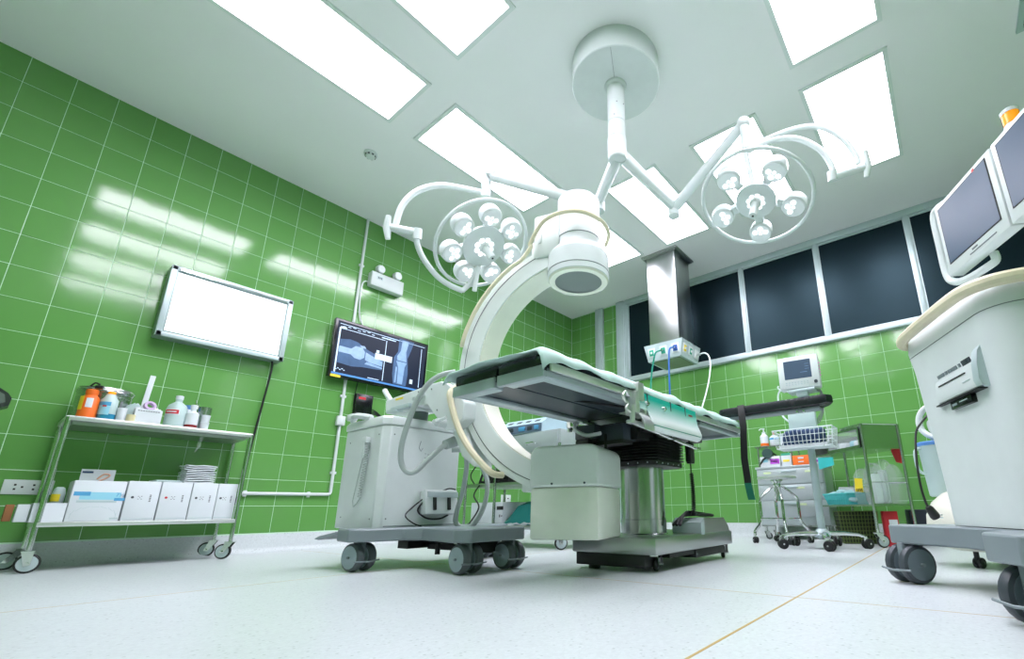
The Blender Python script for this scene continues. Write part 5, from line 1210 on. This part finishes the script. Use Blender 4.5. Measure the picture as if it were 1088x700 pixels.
# ================================================================ STEEL STOOL
SO = thing('steel_stool', 'round stainless steel stool on bent tube legs with small casters', 'stool', (3.07, -.86, 0))
m = MB(); m.lathe((3.07, -.86, .525), (0, 0, 1), [(0, .152), (.004, .160), (.016, .160), (.02, .154)], 36); m.build('seat', RAILM, SO)
m = MB(); m.cyl((3.07, -.86, .34), (3.07, -.86, .525), .014, n=14); m.lathe((3.07, -.86, .42), (0, 0, 1), [(0, .028), (.07, .028), (.09, .05), (.105, .05)], 18); m.build('spindle', CHROME, SO)
for k in range(4):
    a = .45+PI/2*k; d = V(math.cos(a), math.sin(a), 0)
    m = MB(); m.tube([V(3.07, -.86, .47)+d*.02, V(3.07, -.86, .455)+d*.05, V(3.07, -.86, .37)+d*.145, V(3.07, -.86, .29)+d*.155, V(3.07, -.86, .18)+d*.16, V(3.07, -.86, .10)+d*.215, V(3.07, -.86, .065)+d*.22], .0125, 8, smooth=5); m.build('leg', CHROME, SO)
    caster(SO, 3.07+d.x*.225, -.86+d.y*.225, .026, .07, a+1.9, twin=True, wm=BLACK, fm=CHROME, wd=.016, gap=.006, trail=.012)
m = MB(); m.torus((3.07, -.86, .20), (0, 0, 1), .158, .005, 36, 6); m.build('foot_ring', CHROME, SO)

# ================================================================ DRAWER CABINET AGAINST THE BACK WALL
DC = thing('drawer_cabinet', 'grey steel drawer cabinet on feet standing behind the stool', 'cabinet', (3.07, -.28, 0))
cx0, cx1, cy0, cy1 = 2.765, 3.375, -.44, -.10
CG = mat('grey_cabinet', lin(186, 196, 198), .35, .35)
m = MB(); m.box(((cx0+cx1)/2, (cy0+cy1)/2, .39), (cx1-cx0, cy1-cy0, .52), bev=.004); m.box(((cx0+cx1)/2, (cy0+cy1)/2, .66), (cx1-cx0+.02, cy1-cy0+.02, .02), bev=.003); m.build('body', CG, DC)
for k in range(3):
    z_ = .205+.147*k
    m = MB(); m.box(((cx0+cx1)/2, cy0-.006, z_+.073), (cx1-cx0-.02, .014, .138), bev=.002); dr = m.build('drawer', CG, DC)
    m = MB(); m.box(((cx0+cx1)/2, cy0-.018, z_+.12), (.14, .012, .014), bev=.002); m.build('handle', ALU, dr)
    m = MB(); m.box((2.87 if k == 2 else 3.16, cy0-.0135, z_+.11), (.07, .002, .018)); m.build('name_card', mat('pale_lime_card', lin(214, 230, 180), .6), dr)
m = MB(); m.box((3.27, cy0-.0135, .205+.147*2+.11), (.11, .002, .018)); m.build('name_card', MATS['pale_lime_card'], DC)
for x in (cx0+.03, cx1-.03):
    for y in (cy0+.04, cy1-.03): caster(DC, x, y, .03, .131, .5, twin=False, wm=MGREY, wd=.02, trail=.018)
m = MB(); m.box(((cx0+cx1)/2, (cy0+cy1)/2, .125), (cx1-cx0, cy1-cy0, .012)); m.build('underframe', STEEL, DC)
# raised rack on the cabinet
m = MB()
for x in (cx0+.02, cx0+.34):
    for y in (cy0+.05, cy1-.03): m.box((x, y, .77), (.014, .014, .20))
m.box((cx0+.18, (cy0+cy1)/2+.01, .868), (.37, .29, .012)); m.build('rack', STEEL, DC)
TOPC = .6705
def carton(name, label, c, d, mt, patches=(), cat='box', rz=0):
    t = thing(name, label, cat, c, rz); m = MB(); m.M = Matrix.Translation(c) @ Matrix.Rotation(rz, 4, 'Z')
    m.box((0, 0, d[2]/2), d, bev=.003); b = m.build('carton_body', mt, t)
    for a, b_, w_, h_, pm_ in patches:
        m = MB(); m.M = Matrix.Translation(c) @ Matrix.Rotation(rz, 4, 'Z'); m.box((a, -d[1]/2-.0006, b_), (w_, .0014, h_)); m.build('printed_patch', pm_, t)
    return t
carton('carton', 'white carton with a purple label on the drawer cabinet', V(2.90, -.37, TOPC), (.19, .10, .10), PAPER, [(.045, .05, .09, .05, PURPLE), (.045, .05, .05, .012, PAPER), (-.05, .06, .06, .03, SKYBLUE)])
carton('carton', 'small pale carton with a green edge between the purple and orange cartons', V(3.05, -.36, TOPC), (.09, .10, .12), PAPER, [(0, .11, .085, .02, GPAN), (0, .05, .06, .02, YELLOW)])
carton('carton', 'bright orange carton on the drawer cabinet', V(3.185, -.37, TOPC), (.15, .10, .09), ORANGE, [(0, .065, .05, .016, PAPER), (0, .03, .05, .01, PAPER)])
carton('carton', 'pink and white carton right of the orange carton on the cabinet', V(3.31, -.36, TOPC), (.09, .10, .125), PAPER, [(0, .085, .088, .06, PINK), (0, .03, .05, .02, PURPLE)])
RZ = .8745
t = bottle('pump_bottle', 'white pump bottle with an orange base band on the cabinet rack', 2.855, -.38, RZ, [(0, .036), (.005, .040), (.10, .040), (.12, .022), (.13, .014)], PAPER, [('band', [(.003, .0408), (.03, .0408)], ORANGE), ('cap', [(.128, .018), (.145, .018), (.147, .008), (.17, .006), (.172, .013), (.182, .013)], PAPER)])
m = MB(); m.tube([V(2.855, -.38, RZ+.176), V(2.83, -.39, RZ+.178), V(2.815, -.397, RZ+.166)], .005, 6); m.build('nozzle', PAPER, t)
t = bottle('solution_bottle', 'pale bottle with a blue label and orange tip beside the pump bottle', 2.955, -.39, RZ, [(0, .042), (.005, .045), (.08, .045), (.098, .025), (.105, .012)], PAPER, [('blue_label', [(.055, .0458), (.075, .0458)], MIDBLUE), ('tip', [(.104, .008), (.13, .006)], ORANGE)])
t = bottle('white_jar', 'wide white jar at the right of the bottles on the cabinet rack', 3.055, -.36, RZ, [(0, .05), (.075, .052), (.085, .045)], PAPER, [('cap', [(.083, .05), (.10, .05)], ALU)])
m = MB(); m.lathe((2.875, -.385, .80), (.2, -1, 0), [(-.07, .044), (-.06, .05), (.055, .05), (.06, .045)], 22); tag(m.build('dark_roll', mat('dark_green_roll', lin(50, 76, 72), .4), loc=(2.87, -.38, .75)), 'dark shiny roll lying under the cabinet rack', 'roll')
m = MB(); m.tube([V(2.80, -.41, TOPC+.02), V(2.84, -.43, TOPC+.075), V(2.90, -.40, TOPC+.10), V(2.92, -.37, TOPC+.13), V(2.95, -.36, TOPC+.11)], .008, 6, smooth=5); m.build('tubing', BLACK, DC)

# ================================================================ STEEL SHELF CART, turned 45 degrees
sa = V(.70, .714, 0).normalized(); sb = V(-.714, .70, 0).normalized(); SC0 = V(3.80, -1.05, 0)
RS = basis(sa, sb, V(0, 0, 1))
def sc(a, b, z): return SC0+sa*a+sb*b+V(0, 0, z)
SHC = thing('steel_shelf_cart', 'narrow steel shelf cart turned cornerwise beside the patient monitor', 'cart', sc(.16, .32, 0))
LA, LB_ = .315, .66
for a in (0, LA):
    for b in (0, LB_):
        m = MB(); m.cyl(sc(a, b, .125), sc(a, b, .90), .0115, n=12); m.build('post', STEEL, SHC)
        c = sc(a, b, 0); caster(SHC, c.x, c.y, .045, .13, (.6, 2.4, 1.2, -.7)[int(a > 0)*2+int(b > 0)], twin=False, wm=ALU, wd=.02, trail=.026)
MIR = mat('polished_steel_sheet', (.60, .62, .61), .22, 1.0, .03)
m = MB(); m.box(sc(LA/2, LB_/2, .716), (LA, LB_, .012), RS); tb = m.build('top_tray', MIR, SHC)
m = MB(); m.box(sc(LA/2, .004, .805), (LA-.02, .006, .175), RS); m.build('side_panel', MIR, tb)
m = MB(); m.box(sc(LA/2, LB_-.004, .805), (LA-.02, .006, .175), RS); m.box(sc(LA-.003, LB_/2, .79), (.006, LB_, .15), RS); m.build('side_panel', MIR, tb)
m = MB(); 
for q in ((0, .0, LA, .0), (LA, 0, LA, LB_), (0, LB_, LA, LB_)): m.cyl(sc(q[0], q[1], .90), sc(q[2], q[3], .90), .005, n=8)
m.build('rim_wire', CHROME, SHC)
m = MB(); m.box(sc(LA/2, LB_/2, .296), (LA, LB_, .014), RS); m.build('lower_shelf', MIR, SHC)
m = MB(); m.cyl(sc(LA, 0, .46), sc(LA, LB_, .46), .006, n=8); m.cyl(sc(0, 0, .46), sc(LA, 0, .46), .005, n=8); m.build('rail', CHROME, SHC)
DB = thing('drawer_box', 'clear-fronted steel drawer box filled with packs on the shelf cart top', 'drawer box', sc(.14, .24, .723))
m = MB()
for c, d in (((.14, .25, .728), (.26, .40, .006)), ((.012, .25, .875), (.01, .40, .012)), ((.012, .25, .735), (.01, .40, .02)), ((.268, .25, .80), (.006, .40, .14)), ((.14, .052, .80), (.26, .006, .15)), ((.14, .448, .80), (.26, .006, .15)), ((.012, .055, .80), (.01, .014, .15)), ((.012, .445, .80), (.01, .014, .15))): m.box(sc(*c), d, RS)
m.build('frame', STEEL, DB)
m = MB(); m.box(sc(.010, .25, .805), (.003, .37, .13), RS); m.build('clear_front', FILM, DB)
for k in range(4):
    m = MB(); m.box(sc(.08+.03*(k % 2), .12+.085*k, .76+.01*(k % 2)), (.10, .075, .06), RS @ rotz(.2*(k-1.5)), bev=.015); tag(m.build('sterile_pack', [PAPER, SKYBLUE, PAPER, ALU][k], loc=sc(.08, .12+.085*k, .735)), ['white sterile pack nearest the front post in the drawer box', 'pale blue sterile pack in the drawer box', 'white sterile pack in the middle of the drawer box', 'grey sterile pack nearest the wire basket in the drawer box'][k], 'pack')
m = MB(); m.box(sc(.14, .20, .902), (.16, .24, .035), RS, bev=.006, top=(1.08, 1.05)); tag(m.build('steel_pan', MIR, loc=sc(.14, .20, .886)), 'shallow steel pan lying across the top of the shelf cart', 'pan')
# turquoise basket with packs
def hexbasket(name, label, a, b, z, la, lb, h, mt):
    t = thing(name, label, 'basket', sc(a, b, z)); m = MB()
    lo = [m.v(sc(a+s*la*.42, b+q*lb*.42, z)) for s, q in ((-1, -1), (1, -1), (1, 1), (-1, 1))]; hi = [m.v(sc(a+s*la*.5, b+q*lb*.5, z+h)) for s, q in ((-1, -1), (1, -1), (1, 1), (-1, 1))]
    li = [m.v(sc(a+s*la*.40, b+q*lb*.40, z+.004)) for s, q in ((-1, -1), (1, -1), (1, 1), (-1, 1))]; hi2 = [m.v(sc(a+s*la*.48, b+q*lb*.48, z+h)) for s, q in ((-1, -1), (1, -1), (1, 1), (-1, 1))]
    m.bridge(lo, hi); m.bridge(hi, hi2); m.bridge(hi2, li); m.f(lo[::-1]); m.f(li); m.build('tub', mt, t, smooth=False)
    m = MB(); m.tube([sc(a+s*la*.5, b+q*lb*.5, z+h) for s, q in ((-1, -1), (1, -1), (1, 1), (-1, 1))], .006, 6, closed=True); m.build('rim', mt, t)
    m = MB()
    for k in range(9): m.box(sc(a-la*.463, b-lb*.38+lb*.76*k/8, z+h*.5), (.004, .004, h*.8), RS)
    for k in range(3): m.box(sc(a-la*.455-.01*k, b, z+h*(.25+.25*k)), (.004, lb*.85, .004), RS)
    m.build('ribs', mt, t); return t
hexbasket('plastic_basket', 'turquoise plastic basket full of packs on the shelf cart lower shelf', .13, .44, .304, .25, .30, .085, mat('turquoise_basket', lin(84, 200, 200), .35, alpha=.92))
rnd = random.Random(21)
PACKC = mat('pale_blue_film', lin(176, 218, 222), .3)
for k in range(7):
    a, b = .07+.055*(k % 3), .33+.035*k
    m = MB(); m.box(sc(a, b, .365+.012*(k % 2)), (.08, .055, .09), RS @ Matrix.Rotation(rnd.uniform(-.5, .5), 3, 'X') @ Matrix.Rotation(rnd.uniform(-.4, .4), 3, 'Y'), bev=.015)
    tag(m.build('film_pack', PACKC, loc=sc(a, b, .35)), 'pale blue film pack heaped in the turquoise basket', 'pack', 'film packs in the turquoise basket')
m = MB(); m.box(sc(.17, .42, .425), (.14, .20, .03), RS @ Matrix.Rotation(.1, 3, 'X'), bev=.01); tag(m.build('flat_tray', PAPER, loc=sc(.17, .42, .41)), 'white plastic lid lying on top of the turquoise basket packs', 'lid')
# clear bags
for k, (a, b, h, r_) in enumerate(((.10, .07, .30, .075), (.20, .09, .33, .08), (.25, .05, .29, .065), (.09, .19, .27, .065), (.20, .21, .28, .07))):
    m = MB(); R_ = []
    for f_, g in ((0, .8), (.1, 1.0), (.45, 1.05), (.75, .95), (.92, .62), (1.0, .2)):
        R_.append([m.v(sc(a, b, .304+h*f_+.008*f_*math.sin(3*q+k))+sa*(r_*g*math.cos(2*PI*q/18)*(1+.09*math.sin(5*q+k+4*f_)))+sb*(r_*g*math.sin(2*PI*q/18)*(1+.09*math.sin(4*q+2*k+5*f_)))) for q in range(18)])
    for p, q in zip(R_, R_[1:]): m.bridge(p, q)
    m.f(R_[0][::-1]); m.f(R_[-1])
    tag(m.build('clear_bag', FILM, loc=sc(a, b, .304), angle=20), 'clear supply bag on the shelf cart, '+['behind the yellow tag', 'tallest, between the two right posts', 'at the right rear post', 'right beside the turquoise basket', 'hidden at the back'][k], 'bag', 'clear bags on the shelf cart')
for k, (a, b, h) in enumerate(((.10, .06, .22), (.19, .09, .25), (.21, .19, .2))):
    m = MB(); m.box(sc(a, b, .306+h/2), (.06, .045, h), RS @ rotz(.3*k), bev=.012); tag(m.build('wrapped_bundle', mat('pale_wrap', lin(208, 226, 222), .4), loc=sc(a, b, .306)), 'pale wrapped bundle inside '+['the clear bag behind the yellow tag', 'the tallest clear bag', 'the clear bag at the back'][k], 'bundle', 'bundles inside the clear bags')
m = MB(); m.box(sc(-.014, .105, .445), (.002, .085, .10), RS @ Matrix.Rotation(.1, 3, 'X')); yl = tag(m.build('yellow_tag', YELLOW, loc=sc(-.014, .105, .44)), 'yellow tag with black marks on a clear bag of the shelf cart', 'tag')
m = MB()
for k in range(4): m.box(sc(-.0155, .075+.018*k, .408), (.002, .008, .022), RS)
m.build('black_marks', BLACK, yl)
m = MB(); m.prism([sc(LA+.012, .02, .735), sc(LA+.012, .13, .735), sc(LA+.03, .11, .62), sc(LA+.02, .03, .60)], sa*.012); tag(m.build('red_flag', PINKRED, loc=sc(LA+.02, .06, .66)), 'small red cloth tag hooked on the right side of the shelf cart', 'flag')
m = MB(); m.prism([sc(-.02, .56, .70), sc(-.02, .36, .685), sc(-.02, .36, .62), sc(-.02, .56, .60)], sa*.006); tag(m.build('blue_pouch', TEAL, loc=sc(-.02, .46, .65)), 'turquoise flat pouch hanging under the shelf cart top tray', 'pouch')
# under the cart
RBX = thing('red_box', 'red box with a pale label on the floor under the shelf cart', 'box', (3.865, -.835, 0))
m = MB(); m.box((3.865, -.835, .125), (.095, .11, .25), rotz(.25), bev=.004); m.build('carton', RED, RBX)
m = MB(); m.box(V(3.865, -.835, .125)+rotz(.25) @ V(.012, -.0558, .02), (.055, .002, .09), rotz(.25)); m.build('label', PAPER, RBX)
m = MB(); m.box((4.05, -.62, .13), (.17, .16, .26), rotz(.25), bev=.006); tag(m.build('dark_box', mat('dark_navy_box', lin(22, 28, 48), .5), loc=(4.05, -.62, 0)), 'dark navy box on the floor behind the red box', 'box')
MBK = thing('mesh_bin', 'olive green mesh bin on the floor under the shelf cart', 'bin', (3.60, -.62, 0))
m = MB(); bx = [(-.14, -.11), (.14, -.11), (.14, .11), (-.14, .11)]
lo = [m.v(V(3.60, -.62, .002)+rotz(.35) @ V(a*.85, b*.85, 0)) for a, b in bx]; hi = [m.v(V(3.60, -.62, .25)+rotz(.35) @ V(a, b, 0)) for a, b in bx]; m.bridge(lo, hi); m.f(lo[::-1]); m.f(hi); m.build('bin_body', mat('dark_bin_inside', lin(40, 52, 26), .7), MBK, smooth=False)
m = MB()
for k in range(13):
    f_ = -1+2*k/12
    for s in (-1, 1):
        m.cyl(V(3.60, -.62, .004)+rotz(.35) @ V(.125*f_, s*.098, 0), V(3.60, -.62, .252)+rotz(.35) @ V(.14*f_, s*.115, 0), .003, n=5)
for k in range(9):
    z_ = .01+.03*k; g = .86+.15*k/8
    m.tube([V(3.60, -.62, z_)+rotz(.35) @ V(a*g*1.03, b*g*1.03, 0) for a, b in bx], .003, 5, closed=True)
m.build('wire_mesh', GREENMESH, MBK)

# ================================================================ TROLLEY BEHIND THE C-ARM
ET = thing('equipment_trolley', 'steel three-tier trolley with a drawer standing behind the C-shaped arm', 'trolley', (1.35, -2.1, 0))
ex0, ex1, ey0, ey1 = .72, 1.86, -2.33, -1.86
for x in (ex0, 1.12, ex1):
    for y in (ey0, ey1):
        m = MB(); m.cyl((x, y, .12), (x, y, .80), .0125, n=12); m.build('post', STEEL, ET)
for x in (ex0, ex1):
    for y in (ey0, ey1): caster(ET, x, y, .05, .13, 1.0, twin=False, wm=ALU, wd=.024)
for nm, z_ in (('lower_shelf', .155), ('middle_shelf', .505), ('top_shelf', .735)):
    m = MB(); m.box(((ex0+ex1)/2, (ey0+ey1)/2, z_), (ex1-ex0, ey1-ey0, .03), bev=.003); m.build(nm, STEELH, ET)
m = MB(); m.box((1.50, -2.10, .835), (.72, .44, .165), bev=.004); dc = m.build('drawer_case', CG, ET)
m = MB(); m.box((1.50, -2.323, .835), (.66, .012, .14), bev=.002); dr = m.build('drawer', CG, dc)
m = MB(); m.tube([V(1.50, -2.33, .815), V(1.505, -2.355, .815), V(1.515, -2.36, .825), V(1.60, -2.36, .825), V(1.612, -2.355, .815), V(1.615, -2.33, .815)], .006, 8); m.build('handle', CHROME, dr)
m = MB(); m.box((1.27, -2.3295, .89), (.10, .002, .016)); m.build('red_label', ORANGE, dr)
EU = thing('electrosurgical_unit', 'pale blue-grey electrosurgical generator with blue sockets on the drawer trolley', 'generator', (1.40, -2.15, .918))
R8 = rotz(0.05); ec = V(1.40, -2.14, .918)
m = MB(); m.M = Matrix.Translation(ec) @ R8.to_4x4(); m.prism([V(-.24, -.19, 0), V(-.24, -.185, .075), V(-.24, -.10, .135), V(-.24, .17, .135), V(-.24, .17, 0)], (.48, 0, 0)); m.build('case', mat('pale_blue_case', lin(178, 202, 214), .35), EU)
m = MB(); m.M = Matrix.Translation(ec) @ R8.to_4x4(); m.box((0, -.190, .037), (.47, .006, .068)); m.build('front_panel', mat('slate_panel', lin(96, 118, 138), .4), EU)
for k, (a, wd_, mt_) in enumerate(((-.17, .02, BLACK), (-.11, .06, DGREY), (.02, .07, MIDBLUE), (.11, .05, DGREY), (.185, .045, MIDBLUE))):
    m = MB(); m.M = Matrix.Translation(ec) @ R8.to_4x4(); m.box((a, -.196, .037), (wd_, .014, .035), bev=.004); m.build('socket', mt_, EU)
m = MB(); m.M = Matrix.Translation(ec) @ R8.to_4x4()
for k in range(4): m.box((-.16+.105*k, -.144, .106), (.05, .03, .003), Matrix.Rotation(.615, 3, 'X'))
m.build('display', DGREY, EU)
m = MB(); rnd = random.Random(9)
for k in range(7):
    x = .82+.09*k; m.tube([V(x, -2.27+.03*rnd.random(), .53), V(x+.05, -2.25, .60+.06*rnd.random()), V(x+.10, -2.2, .56), V(x+.14, -2.24, .535), V(x+.03, -2.26, .54)], .011, 6, smooth=5)
m.box((.95, -2.16, .565), (.20, .16, .09), rotz(.3), bev=.015); m.box((1.20, -2.18, .55), (.14, .10, .06), rotz(-.3), bev=.01)
tag(m.build('foot_pedal_cables', BLACK, loc=(1.0, -2.2, .52)), 'tangled black cables and pedal on the middle shelf behind the C-shaped arm', 'cables')
m = MB(); m.tube([V(.92, -2.335, .51), V(.88, -2.36, .42), V(.97, -2.37, .32), V(.86, -2.36, .20), V(.80, -2.35, .175)], .007, 6, smooth=5); m.tube([V(1.0, -2.3, .53), V(1.06, -2.345, .62), V(1.04, -2.345, .70), V(1.02, -2.33, .72)], .006, 6, smooth=5); m.tube([V(.86, -2.345, .52), V(.82, -2.36, .60), V(.90, -2.35, .70)], .006, 6, smooth=5); tag(m.build('black_cable', BLACK, loc=(.9, -2.35, .5)), 'black cable drooping from the middle shelf of the drawer trolley', 'cable')
WBX = thing('white_device', 'white box device with a black slot on the lower shelf behind the C-arm hoses', 'device', (1.0, -2.12, .17))
m = MB(); m.box((.96, -2.12, .265), (.42, .32, .19), bev=.006); m.build('case', PAPER, WBX)
m = MB(); m.box((1.14, -2.281, .31), (.08, .003, .03)); m.build('slot', BLACK, WBX)
m = MB(); m.box((1.14, -2.281, .245), (.012, .003, .022)); m.box((1.165, -2.281, .245), (.012, .003, .010)); m.build('print', PRINT, WBX)
m = MB(); G = []
for i in range(9):
    G.append([m.v((1.20+.058*i, -2.30+.36*j/6, .172+.19*(1-abs(i-4)**3/70)*(1-abs(j-3)**4/110)+.006*math.sin(3*i+2*j))) for j in range(7)])
Bt = [[m.v((v_.co.x, v_.co.y, .171)) for v_ in r_] for r_ in G]
for a, b in zip(G, G[1:]):
    for q in range(6): m.f([a[q], a[q+1], b[q+1], b[q]])
for a, b in zip(Bt, Bt[1:]):
    for q in range(6): m.f([a[q+1], a[q], b[q], b[q+1]])
per = [(0, j) for j in range(7)]+[(i, 6) for i in range(1, 9)]+[(8, j) for j in range(5, -1, -1)]+[(i, 0) for i in range(7, 0, -1)]
m.bridge([G[i][j] for i, j in per], [Bt[i][j] for i, j in per])
tag(m.build('teal_bundle', DTEAL, loc=(1.46, -2.12, .17)), 'dark teal cloth bundle on the lower shelf of the drawer trolley', 'bundle')
m = MB(); G = []
for i in range(12):
    G.append([m.v((1.22+.05*i, -2.318+.10*(j/5)**.6*.6, .174+.10*(j/5)*(1-abs(i-6)**2/60)+.012*math.sin(2.3*i+1.9*j))) for j in range(6)])
for a, b in zip(G, G[1:]):
    for q in range(5): m.f([a[q], a[q+1], b[q+1], b[q]])
o = m.build('plastic_wrap', mat('grey_film', lin(190, 202, 206), .15, alpha=.75), loc=(1.46, -2.30, .174)); s_ = o.modifiers.new('t', 'SOLIDIFY'); s_.thickness = .002
tag(o, 'crumpled grey plastic wrap in front of the teal bundle', 'plastic wrap')
WSK = thing('wall_socket', 'small white socket plate on the back part of the left wall behind the trolley', 'socket', (.005, -1.2, .43))
m = MB(); m.box((.006, -1.2, .43), (.012, .15, .085), bev=.003); p_ = m.build('plate', WHITE, WSK)
m = MB(); m.box((.0125, -1.23, .43), (.002, .02, .012)); m.box((.0125, -1.17, .43), (.002, .02, .012)); m.build('pin_holes', BLACK, p_)
